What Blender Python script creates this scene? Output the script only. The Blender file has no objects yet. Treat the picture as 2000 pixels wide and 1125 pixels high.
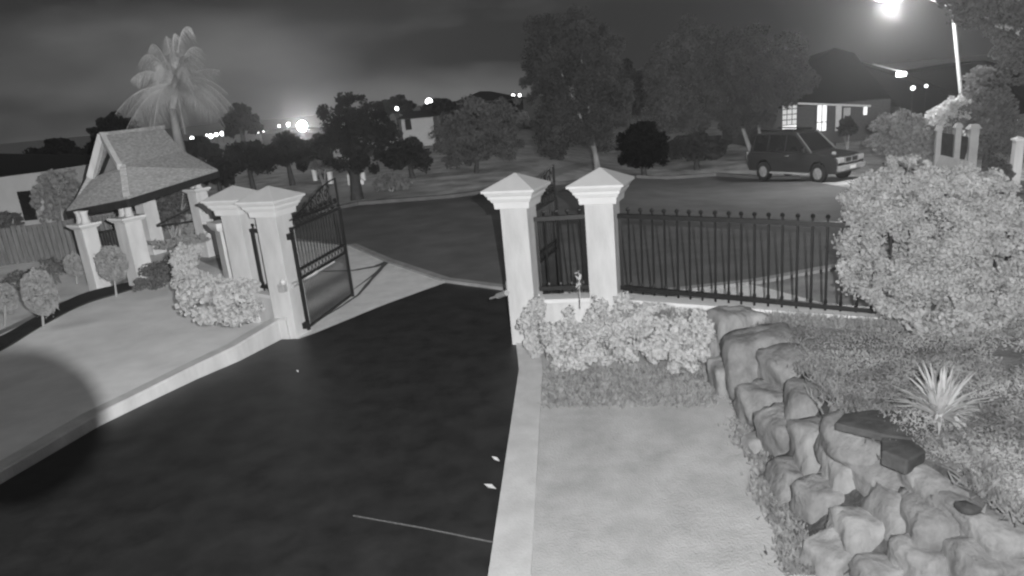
import bpy, bmesh, math, random
import numpy as np
from mathutils import Vector, Matrix
from mathutils import noise as mn

random.seed(7); RNG = np.random.default_rng(7)
S = bpy.context.scene
COL = S.collection
rad = math.radians

# ------------------------------------------------------------------ camera
F, PITCH, ROLL, CAMH = 1350.0, 15.5, 5.2, 3.2
_p, _r = rad(PITCH), rad(ROLL)
FW = Vector((0, math.cos(_p), -math.sin(_p)))
_up = Vector((1, 0, 0)).cross(FW)
RT = math.cos(_r) * Vector((1, 0, 0)) - math.sin(_r) * _up
UP = math.sin(_r) * Vector((1, 0, 0)) + math.cos(_r) * _up
cd = bpy.data.cameras.new('camera'); cam = bpy.data.objects.new('camera', cd); COL.objects.link(cam)
cd.sensor_width = 36; cd.lens = F / 2000 * 36; cd.clip_end = 5000; cd.clip_start = .05
M = Matrix.Identity(4)
for i in range(3):
    M[i][0] = RT[i]; M[i][1] = UP[i]; M[i][2] = -FW[i]
M[0][3], M[1][3], M[2][3] = 0, 0, CAMH
cam.matrix_world = M
S.camera = cam

# ------------------------------------------------------------------ night sky, moonless glow, exposure
S.view_settings.view_transform = 'Standard'; S.view_settings.look = 'None'
S.view_settings.exposure = 0; S.view_settings.gamma = 1
S.render.engine = 'CYCLES'
S.cycles.use_denoising = True
S.cycles.max_bounces = 5; S.cycles.diffuse_bounces = 2; S.cycles.glossy_bounces = 3
S.cycles.sample_clamp_indirect = 4
W = bpy.data.worlds.new('World'); S.world = W; W.use_nodes = True
nt = W.node_tree; N = nt.nodes; Lk = nt.links
bg = N['Background']; tc = N.new('ShaderNodeTexCoord')
sep = N.new('ShaderNodeSeparateXYZ'); Lk.new(tc.outputs['Generated'], sep.inputs[0])
ramp = N.new('ShaderNodeValToRGB'); Lk.new(sep.outputs['Z'], ramp.inputs[0])
e = ramp.color_ramp.elements
e[0].position = 0.0; e[0].color = (0.082, 0.082, 0.082, 1)
e[1].position = .42; e[1].color = (0.031, 0.031, 0.031, 1)
e2 = e.new(.10); e2.color = (0.075, 0.075, 0.075, 1)
e3 = e.new(.25); e3.color = (0.044, 0.044, 0.044, 1)
mp = N.new('ShaderNodeMapping'); mp.inputs['Scale'].default_value = (1.2, 1.2, 3.6); mp.inputs['Rotation'].default_value = (0, rad(-22), 0)
mp.inputs['Location'].default_value = (2.3, 1.2, .1)
Lk.new(tc.outputs['Generated'], mp.inputs[0])
nz = N.new('ShaderNodeTexNoise'); nz.inputs['Scale'].default_value = 2.3; nz.inputs['Detail'].default_value = 5; nz.inputs['Roughness'].default_value = .5
Lk.new(mp.outputs[0], nz.inputs['Vector'])
r2 = N.new('ShaderNodeValToRGB'); Lk.new(nz.outputs[0], r2.inputs[0])
r2.color_ramp.elements[0].position = .44; r2.color_ramp.elements[0].color = (.50, .50, .50, 1)
r2.color_ramp.elements[1].position = .70; r2.color_ramp.elements[1].color = (2.1, 2.1, 2.1, 1)
mx = N.new('ShaderNodeMixRGB'); mx.blend_type = 'MULTIPLY'; mx.inputs[0].default_value = 1
Lk.new(ramp.outputs[0], mx.inputs[1]); Lk.new(r2.outputs[0], mx.inputs[2])
Lk.new(mx.outputs[0], bg.inputs[0]); bg.inputs[1].default_value = 1.0

# infrared illuminator of the security camera (the only strong light in the photograph)
def lamp(name, kind, loc, target, power, **kw):
    d = bpy.data.lights.new(name, kind); o = bpy.data.objects.new(name, d); COL.objects.link(o)
    o.location = loc; d.energy = power
    o.rotation_euler = (Vector(target) - Vector(loc)).to_track_quat('-Z', 'Y').to_euler()
    for k, v in kw.items(): setattr(d, k, v)
    return o
IRPOS = Vector((.20, .05, 3.30))
ir = lamp('infrared_lamp', 'SPOT', IRPOS, (-3.2, 12, 1.7), 1.0, spot_size=rad(165), spot_blend=.5, shadow_soft_size=.0007)
ir.data.use_nodes = True
lt = ir.data.node_tree; em = lt.nodes['Emission']; fo = lt.nodes.new('ShaderNodeLightFalloff')
fo.inputs['Strength'].default_value = 1.0
lc, lc2, la = (lt.nodes.new('ShaderNodeMath') for _ in range(3))       # beam: concentrated towards the distance
lc.operation = 'MULTIPLY'; lc.inputs[1].default_value = 185.0; lc2.operation = 'MULTIPLY'; lc2.inputs[1].default_value = 26.0; la.operation = 'ADD'
lt.links.new(fo.outputs['Linear'], lc.inputs[0]); lt.links.new(fo.outputs['Constant'], lc2.inputs[0]); lt.links.new(lc.outputs[0], la.inputs[0]); lt.links.new(lc2.outputs[0], la.inputs[1])
lt.links.new(la.outputs[0], em.inputs['Strength'])
sky_glow = lamp('sky_glow', 'SUN', (-6, -8, 30), (0, 0, 12), .26, angle=rad(30))
S.cycles.filter_width = 2.3   # the soft lens of a small security camera

# ------------------------------------------------------------------ pixel rays (photo is 2000 x 1125)
def ray(px, py): return (px - 1000) / F * RT - (py - 562.5) / F * UP + FW
def GP(px, py, z=0.0):
    d = ray(px, py); t = (z - CAMH) / d.z; return Vector((d.x * t, d.y * t, z))
def AT(px, py, Y):
    d = ray(px, py); t = Y / d.y; return Vector((d.x * t, Y, CAMH + d.z * t))
def ss(a, b, x):
    t = min(1, max(0, (x - a) / (b - a))); return t * t * (3 - 2 * t)
def hz(x, y):
    d = min(max(y - 11.5, 0), 20)
    return -d * (.012 + .060 * ss(0, 9, x))
def GT(px, py, off=0.0):
    z = 0.0
    for _ in range(12):
        g = GP(px, py, z); z = .5 * z + .5 * (hz(g.x, g.y) + off)
    g = GP(px, py, z); return g
def YT(px, py, Y): return AT(px, py, Y)

# ------------------------------------------------------------------ materials
def mat(name, g, var=.15, scale=8, rough=.8, bump=0, spec=.3, metal=0, det=4, vec='Object', stretch=None, bscale=None):
    m = bpy.data.materials.new(name); m.use_nodes = True
    n = m.node_tree.nodes; l = m.node_tree.links; b = n['Principled BSDF']
    b.inputs['Roughness'].default_value = rough; b.inputs['Specular IOR Level'].default_value = spec; b.inputs['Metallic'].default_value = metal
    t = n.new('ShaderNodeTexCoord'); src = t.outputs[vec]
    if stretch:
        k = n.new('ShaderNodeMapping'); k.inputs['Scale'].default_value = stretch; l.new(src, k.inputs[0]); src = k.outputs[0]
    x = n.new('ShaderNodeTexNoise'); x.inputs['Scale'].default_value = scale; x.inputs['Detail'].default_value = det; x.inputs['Roughness'].default_value = .65
    l.new(src, x.inputs['Vector'])
    c = n.new('ShaderNodeValToRGB'); l.new(x.outputs[0], c.inputs[0])
    a, z = g * (1 - var), g * (1 + var)
    c.color_ramp.elements[0].position = .3; c.color_ramp.elements[0].color = (a, a, a, 1)
    c.color_ramp.elements[1].position = .7; c.color_ramp.elements[1].color = (z, z, z, 1)
    l.new(c.outputs[0], b.inputs['Base Color'])
    if bump:
        bn = n.new('ShaderNodeBump'); bn.inputs['Strength'].default_value = bump; bn.inputs['Distance'].default_value = .02
        y = n.new('ShaderNodeTexNoise'); y.inputs['Scale'].default_value = bscale or scale * 4; y.inputs['Detail'].default_value = 5
        l.new(src, y.inputs['Vector']); l.new(y.outputs[0], bn.inputs['Height']); l.new(bn.outputs[0], b.inputs['Normal'])
    return m
def leafmat(name, g, var=.3, scale=4):
    """foliage under infrared light: matt and translucent"""
    m = mat(name, g, var, scale, .9, spec=.1); n = m.node_tree.nodes; l = m.node_tree.links
    t = n.new('ShaderNodeBsdfTranslucent'); x = n.new('ShaderNodeMixShader'); x.inputs[0].default_value = .42
    c = [k for k in n if k.type == 'VALTORGB'][0]; l.new(c.outputs[0], t.inputs[0])
    o = [k for k in n if k.type == 'OUTPUT_MATERIAL'][0]; b = n['Principled BSDF']
    l.new(b.outputs[0], x.inputs[1]); l.new(t.outputs[0], x.inputs[2]); l.new(x.outputs[0], o.inputs[0]); return m
def emis(name, s):
    m = bpy.data.materials.new(name); m.use_nodes = True
    b = m.node_tree.nodes['Principled BSDF']; b.inputs['Base Color'].default_value = (.8, .8, .8, 1)
    b.inputs['Emission Color'].default_value = (1, 1, 1, 1); b.inputs['Emission Strength'].default_value = s
    return m
render_white = mat('white_render', .56, .16, 3.5, .8, .25, bscale=60, stretch=(1, 1, .25))
cap_white = mat('white_cap', .66, .05, 5, .75, .08, bscale=50)
concrete = mat('pale_concrete', .75, .12, 2.5, .9, .3, bscale=70)
kerb_mat = mat('kerb_concrete', .55, .12, 4, .9, .3, bscale=50)
bitumen = mat('wet_bitumen', .028, .38, 3, .5, .06, spec=.45, bscale=120)
road_mat = mat('road_asphalt', .14, .25, .8, .85, .3, bscale=60)
earth = mat('verge_grass', .42, .5, .8, .95, .6, bscale=8)
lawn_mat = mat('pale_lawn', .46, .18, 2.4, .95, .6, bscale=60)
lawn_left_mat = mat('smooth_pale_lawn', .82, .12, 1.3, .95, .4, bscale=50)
soil = mat('garden_soil', .22, .4, 3, .95, .9, bscale=25)
bark_chip = mat('bark_edging', .035, .3, 8, .9, .5)
stone = mat('sandstone', .23, .4, 4.5, 1.0, 1.0, bscale=18, stretch=(1, 1, .6), det=8)
stone_b = mat('pale_sandstone', .29, .35, 3.5, 1.0, 1.0, bscale=16, stretch=(1, 1, .5), det=8)
stone_dark = mat('weathered_stone_and_shade', .075, .4, 5, .9, .6, bscale=16)  # dark stone, also used for the block that stands for shade
iron = mat('black_iron', .015, .3, 20, .45, spec=.4)
steel = mat('galvanised_steel', .5, .1, 20, .4, metal=.3)
leaf_near = leafmat('near_foliage', .56, .25, 6)
leaf_pale = leafmat('pale_foliage', .70, .10, 7)
leaf_cover = leafmat('ground_cover', .42, .5, 2.2)
leaf_top = leafmat('clipped_foliage', .46, .2, 8)
leaf_mid = leafmat('street_foliage', .17, .35, 1.2)
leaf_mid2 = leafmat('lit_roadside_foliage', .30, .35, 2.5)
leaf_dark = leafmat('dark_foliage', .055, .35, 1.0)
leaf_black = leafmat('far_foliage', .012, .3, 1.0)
leaf_palm = leafmat('palm_foliage', .66, .25, 2)
leaf_spike = leafmat('spiky_leaf', .75, .15, 8)
bark = mat('grey_bark', .32, .35, 6, .9, .6, stretch=(1, 1, .2))
bark_pale = mat('pale_bark', .22, .4, 5, .9, .5, stretch=(1, 1, .3))
bark_pap = mat('paper_bark', .16, .4, 5, .9, .5, stretch=(1, 1, .3))
bark_dark = mat('dark_bark', .05, .35, 6, .9, .5)
thatch = mat('shingle_roof', .52, .4, 7, .95, 1.0, stretch=(1, 1, 7), bscale=24)
timber_dark = mat('dark_timber', .035, .3, 8, .8)
timber_grey = mat('weathered_paling', .14, .45, 5, .9, stretch=(6, 6, .4))
wall_pale = mat('pale_house_wall', .36, .08, 2, .9)
brick = mat('brick_house_wall', .07, .35, 9, .9)
roof_dark = mat('dark_roof', .008, .3, 3, .9, stretch=(1, 1, 6))
glass_dark = mat('dark_glass', .015, .1, 3, .12, spec=.5)
car_paint = mat('dark_car_paint', .028, .15, 1.5, .35, spec=.5)
car_trim = mat('car_trim', .02, .2, 6, .6)
tyre_mat = mat('tyre_rubber', .015, .2, 10, .9)
rim_mat = mat('dull_rim', .22, .1, 8, .5)
chrome = mat('bright_metal', .6, .05, 8, .25, metal=.7)
lens_mat = mat('headlight_lens', .3, .05, 8, .2, spec=.6)
glow_lamp = emis('lamp_glow', 90); glow_far = emis('far_lamp_glow', 12); glow_flood = emis('flood_glow', 450)
glow_window = emis('lit_window', .75); glow_window_dim = emis('dim_window', .12); glow_small = emis('porch_glow', 2.5)

# ------------------------------------------------------------------ mesh helpers
def tag(o, label=None, cat=None, group=None, kind=None):
    if label: o['label'] = label
    if cat: o['category'] = cat
    if group: o['group'] = group
    if kind: o['kind'] = kind
    return o
def empty(name, loc, label, cat, group=None, rz=0):
    o = bpy.data.objects.new(name, None); COL.objects.link(o); o.location = loc; o.rotation_euler = (0, 0, rz)
    o.empty_display_size = .1
    return tag(o, label, cat, group)
def rootof(o):
    while o.parent: o = o.parent
    return o
class MB:
    def __init__(s): s.v = []; s.f = []; s.m = None
    def add(s, vs, fs):
        b = len(s.v); s.v += [tuple(v) for v in vs]; s.f += [tuple(b + i for i in f) for f in fs]; return s
    def box(s, c, d, rz=0, taper=1):
        x, y, z = d[0] / 2, d[1] / 2, d[2] / 2; R = Matrix.Rotation(rz, 3, 'Z'); c = Vector(c); vs = []
        for k, t in ((-z, 1), (z, taper)):
            for a, b in ((-x, -y), (x, -y), (x, y), (-x, y)): vs.append(c + R @ Vector((a * t, b * t, k)))
        return s.add(vs, [(0, 3, 2, 1), (4, 5, 6, 7), (0, 1, 5, 4), (1, 2, 6, 5), (2, 3, 7, 6), (3, 0, 4, 7)])
    def frust(s, c, w0, w1, z0, z1, rz=0):
        R = Matrix.Rotation(rz, 3, 'Z'); c = Vector(c); vs = []
        for w, z in ((w0, z0), (w1, z1)):
            for a, b in ((-1, -1), (1, -1), (1, 1), (-1, 1)): vs.append(c + R @ Vector((a * w / 2, b * w / 2, z)))
        return s.add(vs, [(0, 3, 2, 1), (4, 5, 6, 7), (0, 1, 5, 4), (1, 2, 6, 5), (2, 3, 7, 6), (3, 0, 4, 7)])
    def bar(s, p0, p1, w, h=None):
        p0, p1 = Vector(p0), Vector(p1); h = h or w; d = (p1 - p0).normalized()
        u = Vector((0, 0, 1)) if abs(d.z) < .95 else Vector((1, 0, 0))
        a = d.cross(u).normalized(); b = a.cross(d); vs = []
        for p in (p0, p1):
            for i, j in ((-1, -1), (1, -1), (1, 1), (-1, 1)): vs.append(p + a * i * w / 2 + b * j * h / 2)
        return s.add(vs, [(0, 3, 2, 1), (4, 5, 6, 7), (0, 1, 5, 4), (1, 2, 6, 5), (2, 3, 7, 6), (3, 0, 4, 7)])
    def tube(s, pts, rs, n=8, cap=True):
        pts = [Vector(p) for p in pts]
        if not hasattr(rs, '__len__'): rs = [rs] * len(pts)
        b = len(s.v)
        for i, p in enumerate(pts):
            d = (pts[min(i + 1, len(pts) - 1)] - pts[max(i - 1, 0)]).normalized()
            u = Vector((0, 0, 1)) if abs(d.z) < .9 else Vector((1, 0, 0))
            a = d.cross(u).normalized(); c = a.cross(d)
            for k in range(n):
                t = 2 * math.pi * k / n; s.v.append(tuple(p + (a * math.cos(t) + c * math.sin(t)) * rs[i]))
        for i in range(len(pts) - 1):
            for k in range(n):
                k2 = (k + 1) % n; s.f.append((b + i * n + k, b + i * n + k2, b + (i + 1) * n + k2, b + (i + 1) * n + k))
        if cap:
            s.f.append(tuple(b + k for k in range(n))[::-1]); s.f.append(tuple(b + (len(pts) - 1) * n + k for k in range(n)))
        return s
    def ring(s, c, u, v, R, r, n=14):
        c = Vector(c); u = Vector(u); v = Vector(v); w = u.cross(v).normalized(); b = len(s.v); k = 5
        for i in range(n):
            t = 2 * math.pi * i / n; o = u * math.cos(t) + v * math.sin(t)
            for j in range(k):
                q = 2 * math.pi * j / k; s.v.append(tuple(c + o * (R + r * math.cos(q)) + w * r * math.sin(q)))
        for i in range(n):
            for j in range(k):
                s.f.append((b + i * k + j, b + ((i + 1) % n) * k + j, b + ((i + 1) % n) * k + (j + 1) % k, b + i * k + (j + 1) % k))
        return s
    def ball(s, c, r, n=8, sc=(1, 1, 1)):
        c = Vector(c); b = len(s.v); m = n // 2 + 1
        for i in range(m + 1):
            ph = math.pi * i / m
            for j in range(n):
                t = 2 * math.pi * j / n
                s.v.append((c.x + r * sc[0] * math.sin(ph) * math.cos(t), c.y + r * sc[1] * math.sin(ph) * math.sin(t), c.z + r * sc[2] * math.cos(ph)))
        for i in range(m):
            for j in range(n):
                j2 = (j + 1) % n; s.f.append((b + i * n + j, b + (i + 1) * n + j, b + (i + 1) * n + j2, b + i * n + j2))
        return s
    def build(s, name, mt, parent=None, local=False, smooth=False, bevel=0):
        me = bpy.data.meshes.new(name)
        v = s.v
        if parent is not None and not local:
            L = rootof(parent).location; v = [(a - L.x, b - L.y, c - L.z) for a, b, c in v]
        me.from_pydata(v, [], s.f); me.update(); me.materials.append(mt)
        if smooth: me.shade_smooth()
        o = bpy.data.objects.new(name, me); COL.objects.link(o)
        if parent is not None: o.parent = parent
        if bevel:
            k = o.modifiers.new('bevel', 'BEVEL'); k.width = bevel; k.segments = 2; k.limit_method = 'ANGLE'
        return o
def quadmesh(name, V, mt, parent=None, nper=4):
    """V: (n, nper, 3) world coords -> faces"""
    n = len(V); me = bpy.data.meshes.new(name)
    V = np.asarray(V, dtype=np.float32).reshape(-1, 3)
    if parent is not None: V = V - np.array(rootof(parent).location, dtype=np.float32)
    me.vertices.add(len(V)); me.vertices.foreach_set('co', V.ravel())
    me.loops.add(n * nper); me.loops.foreach_set('vertex_index', np.arange(n * nper, dtype=np.int32))
    me.polygons.add(n); me.polygons.foreach_set('loop_start', np.arange(0, n * nper, nper, dtype=np.int32))
    me.update(calc_edges=True); me.materials.append(mt)
    o = bpy.data.objects.new(name, me); COL.objects.link(o)
    if parent is not None: o.parent = parent
    return o
def leafquads(P, size, aspect=.55, upbias=0.0, dirs=None, rng=RNG):
    n = len(P)
    a = rng.normal(size=(n, 3)) if dirs is None else dirs + rng.normal(size=(n, 3)) * .25
    a[:, 2] += upbias
    a /= np.linalg.norm(a, axis=1)[:, None] + 1e-9
    b = np.cross(a, rng.normal(size=(n, 3))); b /= np.linalg.norm(b, axis=1)[:, None] + 1e-9
    s = size * rng.uniform(.6, 1.3, n)[:, None]
    return np.stack([P - a * s * .5, P + b * s * aspect * .5, P + a * s * .5, P - b * s * aspect * .5], 1)
def blades(P, h, w=.012, rng=RNG):
    n = len(P); up = rng.normal(size=(n, 3)) * .45; up[:, 2] = 1; up /= np.linalg.norm(up, axis=1)[:, None]
    s = np.cross(up, rng.normal(size=(n, 3))); s /= np.linalg.norm(s, axis=1)[:, None]; hh = (h * rng.uniform(.4, 1.2, n))[:, None]; bend = rng.normal(size=(n, 3)) * h * .25; bend[:, 2] = 0
    return np.stack([P - s * w, P + s * w, P + up * hh + bend + s * w * .25, P + up * hh + bend - s * w * .25], 1)
def crown_points(blobs, n, sub=26, rsub=.27, shell=.55, rng=RNG):
    """leaf positions: sub-clumps spread in each ellipsoid blob (c, (rx,ry,rz), weight)"""
    w = np.array([b[1][0] * b[1][1] * b[1][2] for b in blobs]) ** .67; w /= w.sum(); out = []
    for (c, r), wi in zip(blobs, w):
        k = max(6, int(sub)); d = rng.normal(size=(k, 3)); d /= np.linalg.norm(d, axis=1)[:, None]
        q = rng.uniform(shell, 1.0, k)[:, None]
        sc = np.array(c) + d * q * np.array(r)
        m = int(n * wi); idx = rng.integers(0, k, m); rr = rng.uniform(.6, 1.25, k)[idx]
        e = rng.normal(size=(m, 3)); e /= np.linalg.norm(e, axis=1)[:, None]
        e *= (rng.uniform(0, 1, m) ** .45)[:, None]
        out.append(sc[idx] + e * np.array(r) * rsub * 1.25 * rr[:, None])
    return np.concatenate(out)
def patch(name, poly, zf, mt, step=.5, kind='structure', thick=0):
    """flat polygon cut on a grid and laid on the height function zf"""
    bm = bmesh.new(); vs = [bm.verts.new((p[0], p[1], 0)) for p in poly]; bm.faces.new(vs)
    bmesh.ops.triangulate(bm, faces=bm.faces[:])
    xs = [p[0] for p in poly]; ys = [p[1] for p in poly]
    for ax, lo, hi in ((0, min(xs), max(xs)), (1, min(ys), max(ys))):
        t = math.floor(lo / step) * step + step
        while t < hi:
            co = [0, 0, 0]; no = [0, 0, 0]; co[ax] = t; no[ax] = 1
            bmesh.ops.bisect_plane(bm, geom=bm.verts[:] + bm.edges[:] + bm.faces[:], plane_co=co, plane_no=no, dist=1e-5); t += step
    for v in bm.verts: v.co.z = zf(v.co.x, v.co.y)
    bmesh.ops.recalc_face_normals(bm, faces=bm.faces[:])
    for f in bm.faces:
        if f.normal.z < 0: f.normal_flip()
    me = bpy.data.meshes.new(name); bm.to_mesh(me); bm.free(); me.materials.append(mt); me.shade_smooth()
    o = bpy.data.objects.new(name, me); COL.objects.link(o)
    if kind: o['kind'] = kind
    return o
def xy(p): return (p.x, p.y)

# ------------------------------------------------------------------ gate frame of reference
YAW = rad(-22)
D = Vector((math.cos(YAW), math.sin(YAW), 0)); NRM = Vector((D.y, -D.x, 0))      # D along the wall to the right; NRM points to camera
Lp = Vector((-3.36, 10.05, 0)); R1p = Lp + D * 3.75; R2p = R1p + D * 1.22
R1p = Vector((.17, 8.80, 0)); R2p = R1p + Vector((1.04, -.26, 0))

# ------------------------------------------------------------------ ground
def build_ground():
    xs = sorted(set([-900, -400, -200, -120, -80, -60] + list(np.arange(-45, 46, 1.0)) + [60, 80, 120, 200, 400, 900]))
    ys = sorted(set([-60, -20, -10, -5] + list(np.arange(-2, 60, 1.0)) + [70, 85, 100, 130, 170, 250, 400, 700, 1500]))
    m = MB()
    for y in ys:
        for x in xs: m.v.append((x, y, hz(x, y) - .02))
    n = len(xs)
    for j in range(len(ys) - 1):
        for i in range(n - 1): m.f.append((j * n + i, j * n + i + 1, (j + 1) * n + i + 1, (j + 1) * n + i))
    o = m.build('ground', earth, smooth=True); o['kind'] = 'structure'
build_ground()
Lf = [(0, 947), (194, 833), (280, 791), (387, 740), (467, 706), (550, 663)]
drive_left = [xy(GP(*p)) for p in Lf]
drive_poly = [(-6.5, 4.2), (-7.5, 2.5), (-7.5, -3), (-.9, -3), (-.55, 1.5)] + [xy(GP(955, 1125)), xy(GP(1014, 726)), xy(GP(1006, 655)), xy(GP(992, 568)), xy(GT(872, 552)), xy(GP(735, 602)), xy(GP(620, 650)), xy(GP(585, 662))] + drive_left[::-1]
patch('driveway', drive_poly, lambda x, y: hz(x, y) + .004, bitumen)
cross_px = [(585, 662), (620, 650), (735, 602), (872, 552), (760, 513), (690, 482), (560, 470), (470, 480), (500, 560), (560, 640)]
patch('crossover', [xy(GT(*p)) for p in cross_px], lambda x, y: hz(x, y) + .012, concrete)
road_px = [(480, 455), (690, 480), (760, 511), (872, 549), (992, 565), (1060, 572), (1180, 576), (1300, 572), (1480, 552), (1640, 522), (1760, 480), (2100, 430), (2100, 372), (1900, 372), (1760, 385), (1560, 350), (1400, 344), (1240, 348), (1100, 362), (1000, 372), (880, 388), (700, 402), (560, 430)]
patch('road', [xy(GT(*p)) for p in road_px], lambda x, y: hz(x, y) + .02, road_mat, 1.0)
# kerb strip round the turning circle
def strip(name, px, w, h, mt, zf, lab=None):
    pts = [GT(*p) for p in px]; m = MB(); fine = []
    for a, b in zip(pts, pts[1:]):
        for k in range(6): fine.append(a.lerp(b, k / 6))
    fine.append(pts[-1])
    for i, p in enumerate(fine):
        d = (fine[min(i + 1, len(fine) - 1)] - fine[max(i - 1, 0)]); d.z = 0; d.normalize(); nn = Vector((-d.y, d.x, 0)) * w / 2
        z = zf(p.x, p.y)
        for q, zz in ((p + nn, z - .05), (p + nn, z + h), (p - nn, z + h), (p - nn, z - .05)): m.v.append((q.x, q.y, zz))
    for i in range(len(fine) - 1):
        for k in range(3):
            b = i * 4 + k; m.f.append((b, b + 4, b + 5, b + 1))
    o = m.build(name, mt); o['kind'] = 'structure'; return o
strip('street_kerb', [(690, 481), (760, 512), (872, 550), (992, 566), (1060, 573), (1180, 577), (1300, 573), (1480, 553), (1640, 523), (1760, 481)], .16, .06, mat('street_kerb_concrete', .30, .2, 3), hz)
strip('far_kerb', [(560, 428), (700, 400), (880, 386), (1000, 370), (1100, 360), (1240, 346), (1400, 342), (1560, 348)], .22, .12, concrete if 0 else mat('far_kerb_concrete', .12, .2, 2), hz)
patch('footpath', [xy(GT(*p)) for p in [(790, 392), (900, 376), (1030, 350), (1130, 318), (1150, 322), (1060, 352), (930, 378), (850, 389)]], lambda x, y: hz(x, y) + .02, mat('far_path', .30, .2, 1), 1.0)
patch('neighbour_drive', [xy(GT(*p)) for p in [(640, 392), (700, 398), (760, 385), (770, 368), (700, 360), (640, 366)]], lambda x, y: hz(x, y) + .02, mat('neighbour_concrete', .42, .15, 1), 1.0)
patch('verge_path', [xy(GT(*p)) for p in [(1300, 590), (1350, 566), (1450, 553), (1520, 570), (1600, 592), (1500, 605)]], lambda x, y: hz(x, y) + .016, concrete, .5)
patch('verge', [xy(GT(*p)) for p in [(1450, 553), (1640, 526), (1740, 500), (1740, 640), (1600, 640), (1600, 592), (1520, 570)]], lambda x, y: hz(x, y) + .008, mat('verge_turf', .30, .3, 2, .95, .5, bscale=30), .5)
# lawns
LZ = .13
wl = Lp - D * .2
lawn_left_poly = [(-5.9, 5.2), (-6.4, 4.6), (-14, 2.0), (-18, 5), (-14.6, 9.5), xy(GP(0, 655, LZ)), xy(GP(120, 600, LZ)), xy(GP(215, 565, LZ)), xy(GP(300, 520, LZ)), xy(GP(370, 500, LZ)), xy(GP(470, 545, LZ)), (Lp.x - .2, Lp.y - .1)] + [(p[0] - .10, p[1] + .02) for p in drive_left[::-1]][0:]
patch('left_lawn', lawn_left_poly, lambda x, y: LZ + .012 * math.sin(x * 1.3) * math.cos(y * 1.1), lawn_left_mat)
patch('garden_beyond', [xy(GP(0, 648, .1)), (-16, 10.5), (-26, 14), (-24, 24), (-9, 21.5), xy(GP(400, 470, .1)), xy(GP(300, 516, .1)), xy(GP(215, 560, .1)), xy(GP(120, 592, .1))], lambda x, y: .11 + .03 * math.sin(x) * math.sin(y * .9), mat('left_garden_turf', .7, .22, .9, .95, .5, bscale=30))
rk = [GP(1014, 726), GP(955, 1125), Vector((-.62, 1.5, 0))]
lawn_right_poly = [xy(GP(1058, 732)), xy(GP(1035, 1125)), (-.15, 1.5), (-.2, -2), (5.0, -2), (5.0, 3.2), (4.2, 6.2), (3.0, 8.3), (1.3, 8.2), (.35, 8.6)]
patch('right_lawn', lawn_right_poly, lambda x, y: .012 + .01 * math.sin(x * 2.1 + 1) * math.sin(y * 1.7), lawn_mat, .35)
edge_poly = [xy(GP(1006, 655)), xy(GP(1014, 726)), xy(GP(955, 1125)), (-.62, 1.5), (-.2, 1.5), xy(GP(1038, 1125)), xy(GP(1060, 732)), (.30, 8.7)]
m = MB(); nE = len(edge_poly)
m.add([(a, b, -.02) for a, b in edge_poly] + [(a, b, .035) for a, b in edge_poly], [tuple(range(nE, 2 * nE))[::-1]] + [(i, (i + 1) % nE, nE + (i + 1) % nE, nE + i) for i in range(nE)])
o = m.build('driveway_edging', kerb_mat); o['kind'] = 'structure'
# joint line across the driveway
jl = [GP(690, 1008), GP(830, 1033), GP(962, 1060)]
m = MB()
for a, b in zip(jl, jl[1:]): m.bar(a + Vector((0, 0, .0045)), b + Vector((0, 0, .0045)), .014, .006)
o = m.build('driveway_joint', mat('joint_filler', .16, .3, 30)); o['kind'] = 'structure'
# dark curved streaks laid over the crossover
def streak(px, w):
    pts = [GT(*p) + Vector((0, 0, .022)) for p in px]; m = MB()
    fine = []
    for i in range(len(pts) - 1):
        for k in range(5):
            fine.append(pts[i].lerp(pts[i + 1], k / 5))
    fine.append(pts[-1]); n = len(fine)
    for i, p in enumerate(fine):
        d = (fine[min(i + 1, n - 1)] - fine[max(0, i - 1)]).normalized(); q = Vector((-d.y, d.x, 0)) * w * (.35 + .65 * i / n) * random.uniform(.8, 1.2)
        m.v += [tuple(p + q), tuple(p - q)]
    for i in range(n - 1): m.f.append((2 * i, 2 * i + 1, 2 * i + 3, 2 * i + 2))
    o = m.build('dark_streak', mat('streak_grey', .10, .3, 10)); o['kind'] = 'structure'
streak([(632, 622), (665, 602), (700, 578), (728, 545), (752, 517)], .05)
streak([(630, 532), (690, 530), (735, 522), (762, 510)], .10)
streak([(690, 568), (712, 552), (740, 530), (758, 514)], .035)

for px, py, ln, lb in ((976, 901, .09, 'curled pale fallen leaf on the driveway against the edging, the farther of two'), (970, 955, .12, 'pale fallen leaf on the driveway against the edging, the nearer of two'), (583, 728, .05, 'tiny pale fallen leaf alone on the black driveway')):
    g = GP(px, py, .012); d = Vector((random.uniform(-1, -.4), random.uniform(.3, 1), 0)).normalized() * ln; w = Vector((-d.y, d.x, 0)) * .3
    o = MB().add([g, g + d * .5 + w + Vector((0, 0, .02)), g + d + Vector((0, 0, .03)), g + d * .5 - w + Vector((0, 0, .015)), g + d * .5 + Vector((0, 0, .0))], [(0, 1, 4), (1, 2, 4), (2, 3, 4), (3, 0, 4)]).build('fallen_leaf', kerb_mat); tag(o, lb, 'leaf', 'fallen leaves on the driveway')

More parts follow.
